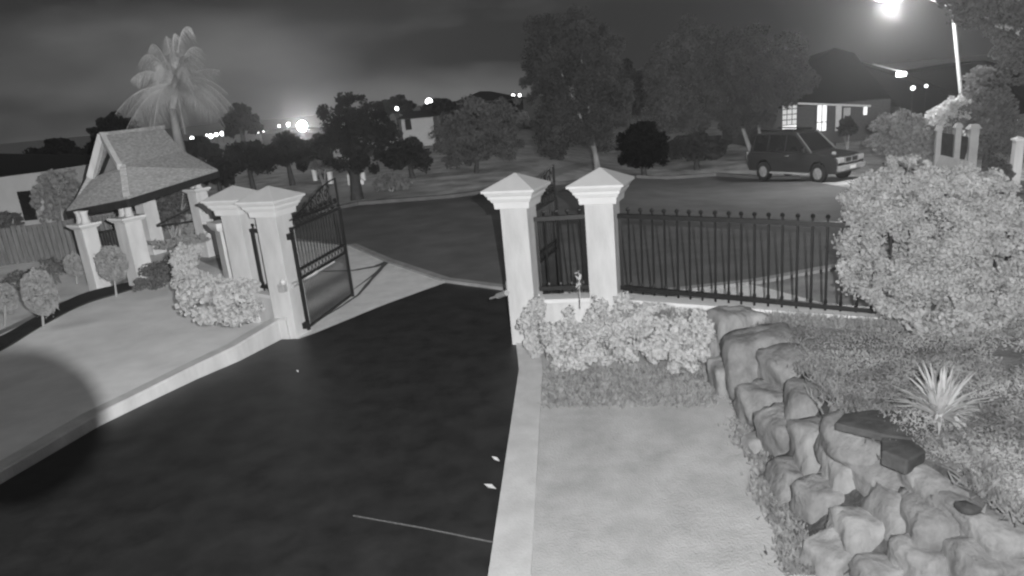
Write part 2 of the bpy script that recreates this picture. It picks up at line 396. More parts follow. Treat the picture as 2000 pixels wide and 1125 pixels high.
# ------------------------------------------------------------------ left kerb wall (rises towards the gate post)
hts = [.13, .15, .16, .19, .23, .30]
base = [GP(*p) for p in Lf] + [Vector((Lp.x - .02, Lp.y - .24, 0))]; hts.append(.34)
m = MB(); base = [Vector((-6.4, 4.3, 0))] + base; hts = [.12] + hts
for i, (p, h) in enumerate(zip(base, hts)):
    d = (base[min(i + 1, len(base) - 1)] - base[max(i - 1, 0)]).normalized(); nn = Vector((-d.y, d.x, 0))
    for q, z in ((p, -.05), (p, h - .02), (p + nn * .02, h), (p + nn * .20, h), (p + nn * .22, -.05)): m.v.append((q.x, q.y, z))
for i in range(len(base) - 1):
    for k in range(4):
        b = i * 5 + k; m.f.append((b, b + 1, b + 6, b + 5))
b = (len(base) - 1) * 5; m.f.append(tuple(b + k for k in range(5)))
o = m.build('kerb_wall', render_white); tag(o, 'low white rendered kerb wall sloping along the left side of the black driveway', 'kerb wall')
# dark curved bark edging of the left lawn, laid as a raised strip
def ribbon(name, A, B, z, mt):
    m = MB(); n = 24
    def samp(P, t):
        t *= len(P) - 1; i = min(int(t), len(P) - 2); f = t - i
        P0, P1, P2, P3 = P[max(i - 1, 0)], P[i], P[i + 1], P[min(i + 2, len(P) - 1)]
        return .5 * ((2 * P1) + (P2 - P0) * f + (2 * P0 - 5 * P1 + 4 * P2 - P3) * f * f + (3 * P1 - P0 - 3 * P2 + P3) * f ** 3)
    for i in range(n + 1):
        a, b = samp(A, i / n), samp(B, i / n)
        m.v += [(a.x, a.y, z - .03), (a.x, a.y, z), (b.x, b.y, z), (b.x, b.y, z - .03)]
    for i in range(n):
        for k in range(3): q = i * 4 + k; m.f.append((q, q + 4, q + 5, q + 1))
    o = m.build(name, mt); o['kind'] = 'structure'; return o
ribbon('garden_edging', [GP(-60, 700, .16), GP(0, 683, .16), GP(80, 636, .16), GP(160, 594, .16), GP(230, 572, .16), GP(262, 562, .16)],
       [GP(-60, 672, .16), GP(0, 657, .16), GP(80, 613, .16), GP(160, 574, .16), GP(230, 556, .16), GP(262, 548, .16)], .165, bark_chip)

# ------------------------------------------------------------------ gate posts
def make_post(name, p, label, h=2.2, w=.36, cap=True, base_z=0, group='white gate posts', yaw=YAW):
    t = empty(name, (p.x, p.y, base_z), label, 'gate post', group, yaw); ce = h - .42
    MB().frust((0, 0, 0), w, w, -.05, ce, 0).build('shaft', render_white, t, True, bevel=.006)
    m = MB()
    m.frust((0, 0, 0), w + .10, w + .12, ce, ce + .085)
    m.frust((0, 0, 0), w + .15, w + .19, ce + .086, ce + .13)
    m.frust((0, 0, 0), w + .22, w + .22, ce + .131, ce + .165)
    m.frust((0, 0, 0), w + .24, w + .30, ce + .166, ce + .215)
    m.frust((0, 0, 0), w + .34, w + .34, ce + .216, ce + .245)
    m.frust((0, 0, 0), w + .345, .02, ce + .246, h)
    m.build('cap', cap_white, t, True, bevel=.004)
    return t
HP = 2.26
make_post('gate_post', Lp, 'white gate post with pyramid cap carrying the open iron gate leaf', HP)
make_post('gate_post', R1p, 'white gate post with pyramid cap at the right edge of the driveway opening', HP)
make_post('gate_post', R2p, 'white capped post between the narrow iron panel and the long iron fence', HP)
L2p = GP(462, 381, HP); L2p = Vector((L2p.x, L2p.y, 0))
def solve_at(px, py, z): g = GP(px, py, z); return Vector((g.x, g.y, 0))
for k in range(1): pass
L2p = Lp - D * .60 + Vector((-.16, .34, 0))
make_post('gate_post', L2p, 'white capped post just behind the left gate post, partly overlapped by it', HP)
L3p = L2p + Vector((-.55, .75, 0))
t = empty('garden_pier', L3p, 'short white rendered pier at the far end of the left gate wing', 'pier', None, YAW - .5)
MB().frust((0, 0, 0), .26, .26, 0, 1.56).build('shaft', render_white, t, True)
MB().box((0, 0, 1.60), (.46, .40, .07)).frust((0, 0, 0), .34, .40, 1.50, 1.563).build('cap', cap_white, t, True)

# boundary walls (low, rendered)
def low_wall(name, a, b, z0, z1, w, label, ov=.03):
    d = (b - a).normalized(); ang = math.atan2(d.y, d.x); c = (a + b) / 2; Ln = (b - a).length
    t = empty(name, (c.x, c.y, 0), label, 'wall', None, ang)
    MB().box((0, 0, (z0 + z1 - .06) / 2), (Ln, w, z1 - .06 - z0)).build('wall', render_white, t, True)
    MB().box((0, 0, z1 - .0295), (Ln, w + ov, .06)).build('coping', cap_white, t, True, bevel=.01)
    return t
WT = .62
low_wall('boundary_wall', R1p + D * .182, R2p - D * .182, -.1, WT, .24, 'low white rendered wall under the narrow iron panel between the two right posts')
DF = Vector((math.cos(rad(-31)), math.sin(rad(-31)), 0)); FE = R2p + DF * 4.2
low_wall('boundary_wall', R2p + DF * .19, FE, -.1, WT, .24, 'long low white rendered wall under the black iron fence')
dl = (L2p - Lp).normalized()
low_wall('boundary_wall', Lp + dl * .23, L2p - dl * .23, -.1, .62, .22, 'low white wall between the left gate post and the post behind it')
dm = (L3p - L2p).normalized()
low_wall('boundary_wall', L2p + dm * .23, L3p - dm * .18, -.1, .62, .22, 'low white wall between the rear left post and the short pier')

# ------------------------------------------------------------------ iron fences
def iron_fence(p, q, z0, z1, pitch, label, drop=0.0, first=None, over=.07, stile=True):
    q = q - Vector((0, 0, drop)); d = (q - p).normalized(); Ln = (q - p).length; t = empty('iron_fence', (p.x, p.y, 0), label, 'iron fence', 'black iron fence panels')
    MB().bar(p + Vector((0, 0, z1)), q + Vector((0, 0, z1)), .05, .055).build('top_rail', iron, t)
    MB().bar(p + Vector((0, 0, z0)), q + Vector((0, 0, z0)), .05, .055).build('bottom_rail', iron, t)
    if stile:
        for a in (p + d * .02, q - d * .02): MB().bar(a + Vector((0, 0, z0 - .0)), a + Vector((0, 0, z1)), .035).build('stile', iron, t)
    n = int(Ln / pitch); proto = None
    for i in range(n):
        a = p + d * (pitch * (i + .9))
        if (a - p).length > Ln - .05: break
        if proto is None:
            k = MB(); z = Vector((0, 0, 1))
            k.tube([a + z * (z0 - .07), a + z * (z1 + over)], .0135, 6)
            k.ball(a + z * (z1 + over + .012), .028, 6)
            k.ball(a + z * (z0 + .05), .023, 6, (1, 1, 1.6))
            proto = k.build('picket', iron, t); p0 = a
        else:
            c = proto.copy(); c.location = proto.location + (a - p0); COL.objects.link(c); c.parent = t
            c.rotation_euler = (random.uniform(-.006, .006), random.uniform(-.006, .006), 0)
    return t
iron_fence(R2p + DF * .20, FE, .74, 1.66, .150, 'long black iron picket fence between the second right post and the big bush', .12)
iron_fence(R1p + D * .20, R2p - D * .20, .74, 1.66, .148, 'narrow black iron picket panel between the two right gate posts')
iron_fence(Lp + dl * .25, L2p - dl * .25, .70, 1.58, .12, 'narrow black iron panel between the two left posts')
iron_fence(L2p + dm * .25, L3p - dm * .2, .70, 1.45, .12, 'narrow black iron panel between the rear left post and the short pier')

# ------------------------------------------------------------------ gate leaves
def gate_leaf(h, q, label, mir=1):
    """h hinge foot, q free-edge foot"""
    d = (q - h); d.z = 0; Ln = d.length; d.normalize(); ang = math.atan2(d.y, d.x)
    t = empty('gate_leaf', (h.x, h.y, h.z), label, 'gate', 'pair of iron driveway gates', ang)
    z0, zm0, zm1, z1 = .10, .86, 1.00, 1.62
    f = MB()
    for x in (.03, Ln - .02): f.bar((x, 0, z0 - .04), (x, 0, z1 + .02), .045)
    for z in (z0, zm0, zm1, z1): f.bar((.03, 0, z), (Ln - .02, 0, z), .03, .035)
    f.bar((.03, 0, z1 + .12), (Ln - .02, 0, z1 + .12), .02, .02)
    f.build('frame', iron, t, True)
    n = 17
    b = MB()
    for i in range(1, n):
        x = .03 + (Ln - .05) * i / n; b.tube([(x, 0, zm1), (x, 0, z1)], .0075, 5)
    b.build('upper_bars', iron, t, True)
    b = MB()
    for i in range(1, 2 * n):
        x = .03 + (Ln - .05) * i / (2 * n); b.tube([(x, 0, z0), (x, 0, zm0)], .0065, 5)
    b.build('lower_bars', iron, t, True)
    r = MB()
    for i in range(13):
        x = .09 + (Ln - .16) * (i + .5) / 13; r.ring((x, 0, (zm0 + zm1) / 2), (1, 0, 0), (0, 0, 1), .048, .006)
    r.build('ring_band', iron, t, True)
    r = MB()
    for i in range(13):
        x = .09 + (Ln - .16) * (i + .5) / 13; r.ring((x, 0, z1 + .065), (1, 0, 0), (0, 0, 1), .044, .006)
    for i in range(9):
        x = .1 + (Ln - .16) * (i + .5) / 9; r.ball((x, 0, z1 + .165), .034, 7)
    r.build('ornament_band', iron, t, True)
    s = MB()                                     # rising scrollwork of the crest
    def crest(u): return z1 + .16 + .34 * math.sin(u * math.pi / 2) ** 1.6
    s.tube([(.15 + (Ln - .17) * k / 16, 0, crest(k / 16)) for k in range(17)], .012, 6)
    for cx, R in ((.55, .10), (.80, .13), (1.08, .15), (1.36, .17)):
        if cx > Ln - .15: continue
        u = (cx - .15) / (Ln - .17); z = z1 + .14 + (crest(u) - z1 - .14) * .5
        pts = [(cx + R * (1 - k / 30) * math.cos(.5 + k * .42), 0, z + R * (1 - k / 30) * math.sin(.5 + k * .42)) for k in range(26)]
        s.tube(pts, .009, 5)
        s.tube([(cx - .06, 0, z1 + .12), (cx + .02, 0, z1 + .3), (cx + .12, 0, crest(min(1, u + .08)))], .008, 5)
        s.ball((cx + R * .75, 0, z - R * .4), .03, 6)
    s.bar((Ln - .02, 0, z1), (Ln - .02, 0, crest(1) + .02), .03)
    s.build('crest_scroll', iron, t, True)
    for z in (.16, 1.52): MB().box((-.035, 0, z), (.11, .06, .09)).build('hinge', iron, t, True)
    return t
hingeL = Lp + D * .24 + NRM * -.02
fq = GP(690, 578, .06); fq.z = 0
hingeL.z = 0
gate_leaf(hingeL, fq, 'black iron gate leaf with scrolled crest standing open beside the left post')
hingeR = R1p - D * .10 - NRM * .26
gate_leaf(hingeR, hingeR + Vector((.62, 1.52, 0)), 'black iron gate leaf swung open behind the narrow panel on the right')

# gate openers
def opener(a, b, label, box_at, rz):
    t = empty('gate_opener', a, label, 'gate opener', 'gate opener arms')
    MB().box(box_at, (.10, .10, .12), rz).build('bracket', steel, t, bevel=.01)
    k = MB(); mid = a.lerp(b, .55); k.tube([a, mid], .038, 10); k.build('motor_housing', steel, t)
    MB().tube([mid, b], .016, 8).build('ram', steel, t)
    return t
a = Lp + D * .12 + NRM * .22 + Vector((0, 0, .80)); gd = (fq - hingeL).normalized()
b = hingeL + gd * 1.15 + Vector((0, 0, .84)) + D * .06
opener(Lp + D * .20 + NRM * .12 + Vector((0, 0, .80)), b, 'pale gate opener arm running from the left post to the open leaf', a, YAW)
a = AT(990, 572, 8.5); b = AT(958, 583, 8.9)
opener(a, b, 'short pale opener arm sticking out from the right gate post over the driveway', R1p - D * .20 + Vector((0, 0, a.z)), YAW)
# white ball knob on left post
MB().ball(AT(553, 551, 9.72), .045, 12).build('intercom_knob', cap_white, smooth=True)
tag(bpy.data.objects['intercom_knob'], 'small round white knob on the inner face of the left gate post', 'knob')

# ------------------------------------------------------------------ foliage things
def shrub(name, blobs, n, size, mt, label, cat='shrub', group=None, stems=True, sub=26, rsub=.27, shell=.55, aspect=.55, upbias=0, stem_mat=None, foot=None):
    c = blobs[0][0]; r0 = blobs[0][1]
    zb = min(b[0][2] - b[1][2] for b in blobs)
    ft = foot or (c[0], c[1], zb)
    t = empty(name, ft, label, cat, group)
    quadmesh('foliage', leafquads(crown_points(blobs, n, sub, rsub, shell), size, aspect, upbias), mt, t)
    if stems:
        k = MB()
        for i in range(5):
            bb = random.choice(blobs); q = Vector(bb[0]) + Vector((random.uniform(-.5, .5) * bb[1][0], random.uniform(-.5, .5) * bb[1][1], random.uniform(-.2, .6) * bb[1][2]))
            p = Vector(ft) + Vector((random.uniform(-.15, .15) * r0[0], random.uniform(-.15, .15) * r0[1], -.05))
            s = max(r0) * .035; k.tube([p, p.lerp(q, .5) + Vector((0, 0, .05 * r0[2])), q], [s, s * .7, s * .3], 6)
        k.build('stems', stem_mat or bark, t)
    return t
def tree(name, foot, top, blobs, n, size, mt, label, tr=.15, bk=None, group=None, limbs=6, **kw):
    t = empty(name, foot, label, 'tree', group)
    quadmesh('crown', leafquads(crown_points(blobs, n, **kw), size), mt, t)
    f, tp = Vector(foot), Vector(top); k = MB(); mid = f.lerp(tp, .5) + Vector((random.uniform(-.1, .1), 0, 0)) * (tp - f).length * .2
    k.tube([f - Vector((0, 0, .2)), f.lerp(mid, .3), mid, tp], [tr * 1.25, tr, tr * .85, tr * .6], 10)
    for i in range(limbs):
        bb = blobs[i % len(blobs)]
        q = Vector(bb[0]) + Vector([random.uniform(-.55, .55) * v for v in bb[1]])
        s = f.lerp(tp, random.uniform(.6, 1)); k.tube([s, s.lerp(q, .5) + Vector((0, 0, .1 * bb[1][2])), q], [tr * .5, tr * .3, tr * .1], 6)
    k.build('trunk', bk or bark, t, smooth=True)
    return t
def PB(px, py, Y, rpx, rpy, ry=None):
    """blob from a pixel centre, distance, pixel radii"""
    c = AT(px, py, Y); dist = (c - Vector((0, 0, CAMH))).dot(FW); s = dist / F
    return ((c.x, c.y, c.z), (rpx * s, ry or rpx * s, rpy * s))

# leafy pale shrubs along the right wall
spots = [(1072, 640, 8.05, 52, 62), (1118, 672, 7.55, 55, 52), (1178, 655, 7.75, 52, 55), (1240, 665, 7.5, 56, 52), (1305, 668, 7.3, 54, 54), (1352, 662, 7.2, 42, 58), (1205, 620, 8.0, 60, 38), (1290, 628, 7.75, 62, 32)]
labs = ['pale leafy shrub hard against the right gate post', 'pale broad-leaved shrub spilling over the lawn edge near the driveway edging',
        'pale leafy shrub directly in front of the second right post', 'pale leafy shrub in the middle of the row under the fence',
        'pale leafy shrub in the row, second from the stone wall', 'pale leafy shrub at the row end touching the stone wall',
        'pale shrub rear of the row with its top against the second right post', 'pale shrub at the rear of the row against the white wall under the fence']
for (px, py, Y, a, b_), lb in zip(spots, labs):
    shrub('leafy_shrub', [PB(px, py, Y, a, b_)], 3400, .045, leaf_pale, lb, 'shrub', 'pale leafy shrubs in front of the right wall', sub=40, rsub=.2, shell=.75, aspect=.75, upbias=0)
# low ground plants before the bed
P = []
for _ in range(5200):
    px, py = random.uniform(1060, 1400), random.uniform(728, 800) - random.uniform(0, 15); g = GP(px, py, .015); P.append((g.x, g.y, g.z))
o = quadmesh('bed_edge_grass', blades(np.array(P), .05), leafmat('edge_grass', .40, .4, 8), None); tag(o, kind='stuff', label='dull tufted grass along the front of the shrub bed', cat='grass')

# a couple of flower spikes in the shrub row
for px, py, Y, s, lb in ((1130, 548, 8.0, .22, 'tallest pale sprout, in front of the narrow iron panel'), (1222, 580, 7.9, .13, 'short pale sprout just right of the second right post'), (1162, 588, 7.7, .14, 'thin sprout in front of the second right post'), (1245, 600, 7.5, .10, 'smallest thin sprout in front of the white fence wall')):
    g = AT(px, py, Y); t = empty('flower_spike', (g.x, g.y, g.z - s), lb, 'plant', 'upright sprouts in the shrub row')
    q = np.array([(g.x + random.uniform(-.03, .03), g.y, g.z + random.uniform(-s / 2, s / 2)) for _ in range(16)])
    quadmesh('leaves', leafquads(q, .07, .35, 1.2), leaf_pale, t); MB().tube([(g.x, g.y, g.z - s * 1.6), g + Vector((.01, 0, s * .4))], .006, 5).build('stem', leaf_pale, t)

# ------------------------------------------------------------------ raised bed and stone wall on the right
ctrl = [GP(1392, 618, .48), GP(1470, 640, .48), GP(1560, 700, .58), GP(1640, 795, .66), GP(1800, 905, .70), GP(2000, 1010, .72), GP(2250, 1150, .72),
        FE + Vector((0, 0, .56)), GP(1500, 606, .57), GP(1700, 640, .55), GP(1990, 690, .85), GP(2200, 700, 1.1), GP(1850, 780, .85), GP(2000, 850, .95), GP(2200, 950, 1.0)]
def bedz(x, y):
    w = 0; s = 0
    for c in ctrl:
        d = ((x - c.x) ** 2 + (y - c.y) ** 2) + .03; w += 1 / d ** 1.3; s += c.z / d ** 1.3
    return s / w + .025 * math.sin(x * 7 + y * 3) * math.sin(y * 6)
bed_poly = [xy(c) for c in ctrl[:7]] + [(6.5, 2.0), (12, 3), (12, 8.5), (FE.x + 1.4, FE.y + .2), xy(FE - NRM * -.13), xy(R2p + D * 2.0 + NRM * .125), xy(GP(1398, 606, .42))]
patch('garden_bed', bed_poly, bedz, soil, .15)
# stones: irregular boulders along the line between the lawn and the bed
stone_root = empty('retaining_wall', GP(1560, 900, .1), 'rough sandstone boulder retaining wall curving between the pale lawn and the raised garden bed', 'stone wall')
def boulder(c, r, rz, seed, mt, top=False):
    rg = random.Random(seed); bm = bmesh.new(); bmesh.ops.create_icosphere(bm, subdivisions=4, radius=1)
    planes = [(Vector((rg.gauss(0, 1), rg.gauss(0, 1), rg.gauss(0, 1))).normalized(), rg.uniform(.80, 1.0)) for _ in range(7)]
    if top: planes.append((Vector((0, 0, 1)), .45))
    from mathutils import noise
    R = Matrix.Rotation(rz, 3, 'Z') @ Matrix.Rotation(rg.uniform(-.16, .16), 3, 'Y'); off = Vector((seed * 1.7, seed, 0))
    for v in bm.verts:
        p = v.co.copy(); p = p / (abs(p.x) ** 8 + abs(p.y) ** 8 + abs(p.z) ** 8) ** .125 * .88
        for nn, dd in planes:
            k = p.dot(nn) - dd
            if k > 0: p -= nn * k
        p *= 1 + .10 * noise.noise(p * 2.2 + off) + .05 * noise.noise(p * 6 + off) + .02 * noise.noise(p * 15 + off)
        v.co = Vector(c) + R @ Vector((p.x * r[0], p.y * r[1], p.z * r[2]))
    L = stone_root.location
    for v in bm.verts: v.co -= L
    me = bpy.data.meshes.new('stone'); bm.to_mesh(me); bm.free(); me.materials.append(mt); me.shade_smooth()
    o = bpy.data.objects.new('stone', me); COL.objects.link(o); o.parent = stone_root; return o
# (px, py, z, rx_px, rz_px, ry m, rot)
stones = [(1425, 665, .30, 48, 62, .26, .2), (1480, 720, .30, 60, 72, .30, -.2), (1555, 735, .40, 52, 55, .28, .3), (1425, 745, .10, 34, 44, .2, 0),
          (1490, 800, .14, 44, 46, .22, .1), (1590, 815, .34, 55, 64, .25, -.3), (1655, 795, .50, 44, 38, .24, .2), (1545, 860, .14, 46, 56, .2, .2),
          (1725, 862, .58, 92, 58, .34, -.25), (1625, 905, .22, 66, 66, .22, .1), (1560, 950, .06, 50, 40, .18, 0), (1765, 925, .48, 76, 50, .28, .3),
          (1690, 960, .24, 66, 62, .2, -.1), (1625, 1000, .10, 54, 56, .18, .2), (1790, 1010, .32, 84, 66, .2, .1), (1720, 1060, .16, 74, 60, .16, 0),
          (1880, 1035, .42, 88, 60, .22, -.2), (1850, 1110, .22, 90, 60, .16, .2), (1640, 1090, .06, 60, 52, .14, .4), (1960, 1100, .40, 90, 60, .2, 0), (1770, 1150, .10, 80, 50, .14, 0),
          (1490, 872, .03, 34, 22, .12, .2), (1930, 985, .62, 80, 30, .24, .2), (1400, 700, .15, 20, 50, .16, 0), (1680, 838, .56, 46, 36, .22, .1), (1822, 938, .58, 56, 40, .24, -.1), (1868, 968, .60, 60, 36, .24, .1), (1700, 905, .36, 50, 40, .24, .2), (1940, 1030, .56, 60, 40, .24, .1)]
for i, (px, py, z, a, b_, ry, rz) in enumerate(stones):
    c = GP(px, py, z); dist = (c - Vector((0, 0, CAMH))).dot(FW); s = dist / F
    boulder(c - Vector((-.03, -.03, .03)), (a * s * (1.24 if py < 850 else 1.4), ry * 1.3, b_ * s * (1.22 if py < 850 else 1.34)), rz, i + 3, stone if i % 3 else stone_b, i == 8)
bk = MB(); lo = [GP(x, y, .0) for x, y in ((1385, 735), (1425, 800), (1475, 890), (1520, 985), (1565, 1080), (1590, 1140))]; hi = []; lo2 = []
for i in range(5):
    for k in range(8):
        q = ctrl[i].lerp(ctrl[i + 1], k / 8); q.z = bedz(q.x, q.y) + .006; hi.append(q + Vector((.015, .015, 0))); lo2.append(lo[i].lerp(lo[i + 1], k / 8))
lo = lo2
for p, q in zip(lo, hi): bk.v += [tuple(p - Vector((0, 0, .05))), tuple(p.lerp(q, .5) + Vector((.03, 0, -.05))), tuple(q)]
for i in range(len(lo) - 1):
    for k in range(2): b0 = i * 3 + k; bk.f.append((b0, b0 + 3, b0 + 4, b0 + 1))
bk.build('earth_backing', mat('wall_earth', .09, .5, 9, .95, 1.0, bscale=30), stone_root)
# flat weathered slab
def slab(px_list, z, th, mt, label):
    pts = [GP(x, y, z) for x, y in px_list]; c = sum(pts, Vector()) / len(pts); m = MB(); n = len(pts)
    m.add([(p.x, p.y, z - th) for p in pts] + [(p.x, p.y, z) for p in pts] + [(c.x, c.y, z + .012)], [(i, (i + 1) % n, n + (i + 1) % n, n + i) for i in range(n)] + [(n + i, n + (i + 1) % n, 2 * n) for i in range(n)])
    o = m.build('stone', mt, stone_root, bevel=.012); return o
o = slab([(1630, 826), (1648, 807), (1700, 799), (1760, 802), (1812, 815), (1835, 840), (1800, 858), (1730, 850), (1680, 838)], .82, .05, stone_dark, '')
slab([(1722, 848), (1803, 855), (1808, 880), (1772, 900), (1722, 880)], .80, .10, stone_dark, '')['label'] = 'dark block standing for the shadow below the flat slab'  # shade below the slab, built as a dark block
o['label'] = 'dark flat weathered slab on top of the stone wall'
slab([(1862, 978), (1885, 975), (1922, 992), (1900, 998), (1880, 993)], .76, .03, stone_dark, '')['label'] = 'small dark chip of stone'
slab([(1450, 640), (1520, 655), (1530, 662), (1460, 650)], .54, .03, stone_b, '')['label'] = 'thin pale sliver of stone'

# ground cover on the bed
def inpoly(x, y, poly):
    c = False; n = len(poly); j = n - 1
    for i in range(n):
        if (poly[i][1] > y) != (poly[j][1] > y) and x < (poly[j][0] - poly[i][0]) * (y - poly[i][1]) / (poly[j][1] - poly[i][1]) + poly[i][0]: c = not c
        j = i
    return c
from mathutils import noise as mn
P = []; dirs = []
while len(P) < 42000:
    px, py = random.uniform(1420, 2080), random.uniform(600, 1120)
    g = GP(px, py, .75)
    if not inpoly(g.x, g.y, bed_poly): continue
    dn = mn.noise(Vector((g.x * 2.2, g.y * 2.2, 3))) + .35
    if random.random() > dn * 1.6 + .25: continue
    z = bedz(g.x, g.y) + random.uniform(0, .07) + max(0, dn) ** 2 * .22 * random.random(); P.append((g.x, g.y, z))
o = quadmesh('ground_cover', leafquads(np.array(P), .03, .35, .5), leaf_cover, None)
tag(o, kind='stuff', label='tangled low ground cover over the raised bed right of the stone wall', cat='ground cover')
P = []
while len(P) < 9000:
    px, py = random.uniform(1380, 1590), random.uniform(740, 1124); lim = 1412 + (py - 740) * .36 + 10 * math.sin(py * .05)
    if px < lim + random.gauss(0, 14) or px > lim + 70: continue
    g = GP(px, py, .01); P.append((g.x, g.y, g.z))
o = quadmesh('weeds', blades(np.array(P[:5000]), .06), leafmat('weed_green', .36, .4, 8), None); tag(o, kind='stuff', label='straggly weeds along the foot of the stone wall', cat='weeds')

P = []
for _ in range(7000):
    i = random.randrange(0, 6); q = ctrl[i].lerp(ctrl[i + 1], random.random()); x, y = q.x + random.gauss(.03, .07), q.y + random.gauss(.03, .07)
    if mn.noise(Vector((x * 3, y * 3, 9))) < -.12: continue
    P.append((x, y, bedz(x, y) + random.uniform(-.02, .02)))
o = quadmesh('overhanging_grass', blades(np.array(P), .085, .008), leafmat('overhang_grass', .34, .4, 6), None); tag(o, kind='stuff', label='ragged grass growing over the top edge of the stone wall', cat='grass')
P = []
for _ in range(6000):
    q = (R2p + DF * .6).lerp(FE, random.random()) + NRM * random.uniform(.14, .42)
    P.append((q.x, q.y, bedz(q.x, q.y)))
o = quadmesh('fence_grass', blades(np.array(P), .10, .008), leafmat('fence_grass_leaf', .40, .3, 6), None); tag(o, kind='stuff', label='tufts of grass against the foot of the long white fence wall', cat='grass')

# spiky plant
g = GP(1835, 812, .88); t = empty('spiky_plant', g, 'pale spiky rosette plant on the raised bed above the dark slab', 'plant')
V = []
for i in range(150):
    az = random.uniform(0, 2 * math.pi); el = random.uniform(.15, 1.45) if i < 125 else 1.5; Ln = random.uniform(.20, .40) * (1.1 - .2 * abs(el - .7))
    d = Vector((math.cos(az) * math.cos(el), math.sin(az) * math.cos(el), math.sin(el))); w = d.cross(Vector((0, 0, 1))).normalized() * .012
    b0 = g + d * .02; m1 = g + d * Ln * .55 + Vector((0, 0, .01)); e1 = g + d * Ln - Vector((0, 0, .05 * math.cos(el)))
    V.append([b0 - w * .7, m1 - w, m1 + w, b0 + w * .7]); V.append([m1 - w, e1, e1, m1 + w])
V = np.array([[tuple(q) for q in f] for f in V]); quadmesh('leaves', V, leaf_spike, t)
MB().tube([g - Vector((0, 0, .08)), g + Vector((0, 0, .06))], [.035, .02], 8).build('crown', leaf_spike, t)

# big bush at the fence end
shrub('large_bush', [PB(1790, 470, 6.9, 120, 138, .8), PB(1720, 500, 6.75, 72, 105, .6), PB(1735, 400, 6.9, 62, 68, .5), PB(1855, 440, 6.8, 92, 105, .7), PB(1905, 530, 6.4, 78, 85, .6), PB(1820, 590, 6.2, 95, 48, .5), PB(1770, 340, 7.0, 42, 38, .35), PB(1935, 590, 6.2, 48, 60, .4), PB(1890, 385, 6.9, 70, 60, .5), PB(1700, 410, 6.9, 48, 50, .4), PB(1960, 470, 6.5, 50, 80, .5)],
      100000, .036, leaf_near, 'large dense bush at the right end of the iron fence', 'bush', sub=60, rsub=.17, shell=.7, foot=tuple(GP(1810, 640, .6)), aspect=.6)
shrub('twiggy_shrub', [PB(1830, 630, 5.9, 60, 26, .3), PB(1930, 640, 5.9, 50, 26, .3)], 1500, .055, leaf_near, 'low straggling shoots under the large bush', 'shrub', sub=30, foot=tuple(GP(1860, 660, .75)))

# ------------------------------------------------------------------ left garden: mound shrub by the post, clipped balls
shrub('hedge_mound', [PB(400, 578, 9.9, 50, 38, .4), PB(430, 592, 9.4, 60, 42, .4), PB(472, 595, 9.3, 38, 38, .3), PB(455, 568, 9.9, 56, 22, .3)], 9000, .055, leaf_pale,
      'sprawling pale leafy shrub mound beside the left gate post', 'shrub', sub=50, rsub=.2, shell=.7, aspect=.7, foot=tuple(GP(430, 630, LZ)))
shrub('clipped_hedge', [PB(364, 512, 10.9, 24, 30, .3), PB(366, 545, 10.8, 25, 34, .3), PB(354, 490, 11.0, 17, 14, .25), PB(378, 492, 11.0, 15, 14, .25), PB(390, 555, 10.6, 20, 24, .3)], 12000, .035, leaf_pale,
      'tall narrow clipped hedge end standing behind the shrub mound', 'hedge', sub=60, rsub=.25, shell=.4, foot=tuple(GP(365, 575, LZ)))
def topiary(px, py, rx, ry, Y, fpx, fpy, label, n=5200):
    c, r = PB(px, py, Y, rx, ry); ft = GP(fpx, fpy, LZ); t = empty('topiary', ft, label, 'clipped shrub', 'clipped ball shrubs on the left lawn')
    d = RNG.normal(size=(n, 3)); d /= np.linalg.norm(d, axis=1)[:, None]; wob = np.array([1 + .16 * mn.noise(Vector(tuple(k * 1.6)) + Vector((px, py, 0)) * .1) for k in d]); q = np.array(c) + d * np.array(r) * (RNG.uniform(.84, 1.0, n) * wob * np.where(RNG.random(n) < .02, 1.15, 1))[:, None]
    quadmesh('foliage', leafquads(q, .042, .6), leaf_top, t)
    m = MB().tube([ft - Vector((0, 0, .05)), ft.lerp(Vector(c), .4) + Vector((.01, 0, 0)), Vector(c)], [.022, .018, .014], 8)
    m.build('trunk', bark, t)
topiary(78, 572, 29, 46, 11.0, 84, 640, 'tall egg-shaped clipped shrub leaning on the curved dark edging')
topiary(218, 515, 28, 35, 12.9, 227, 578, 'round clipped ball shrub on a thin trunk in front of the large pier')
topiary(146, 518, 17, 23, 14.6, 150, 552, 'small clipped ball shrub left of the pavilion pier', 3000)
topiary(10, 582, 20, 30, 12.0, 8, 636, 'clipped shrub at the left edge of the photograph', 3000)
shrub('low_hedge', [PB(330, 528, 13.0, 42, 24, .5), PB(300, 545, 12.9, 30, 18, .5)], 4500, .05, leaf_dark if 0 else leafmat('hedge_grey', .2, .3, 5), 'low dull hedge between the large pier and the clipped hedge', 'hedge', foot=tuple(GP(320, 556, LZ)))
shrub('garden_shrub', [PB(120, 545, 16, 34, 22, .8), PB(95, 525, 16, 16, 20, .5)], 2500, .07, leafmat('shrub_grey', .2, .35, 4), 'dark shrubs behind the small clipped ball', 'shrub', foot=tuple(GP(120, 556, .12)))
shrub('garden_shrub', [PB(22, 560, 15, 40, 28, .8)], 2500, .07, leafmat('shrub_grey_2', .15, .4, 4), 'dark bushy shrub below the paling fence at the photograph left edge', 'shrub', foot=tuple(GP(25, 585, .12)))
shrub('trimmed_hedge', [PB(340, 472, 15.5, 50, 10, .4), PB(380, 470, 15.5, 25, 9, .4)], 2600, .05, leaf_top, 'low trimmed hedge line inside the pavilion', 'hedge', foot=tuple(GP(340, 482, .1)))
shrub('garden_shrub', [PB(373, 440, 19, 16, 22, .4)], 1200, .07, leaf_top, 'pale shrub between the rear rails of the pavilion', 'shrub', foot=tuple(GP(373, 470, .1)))

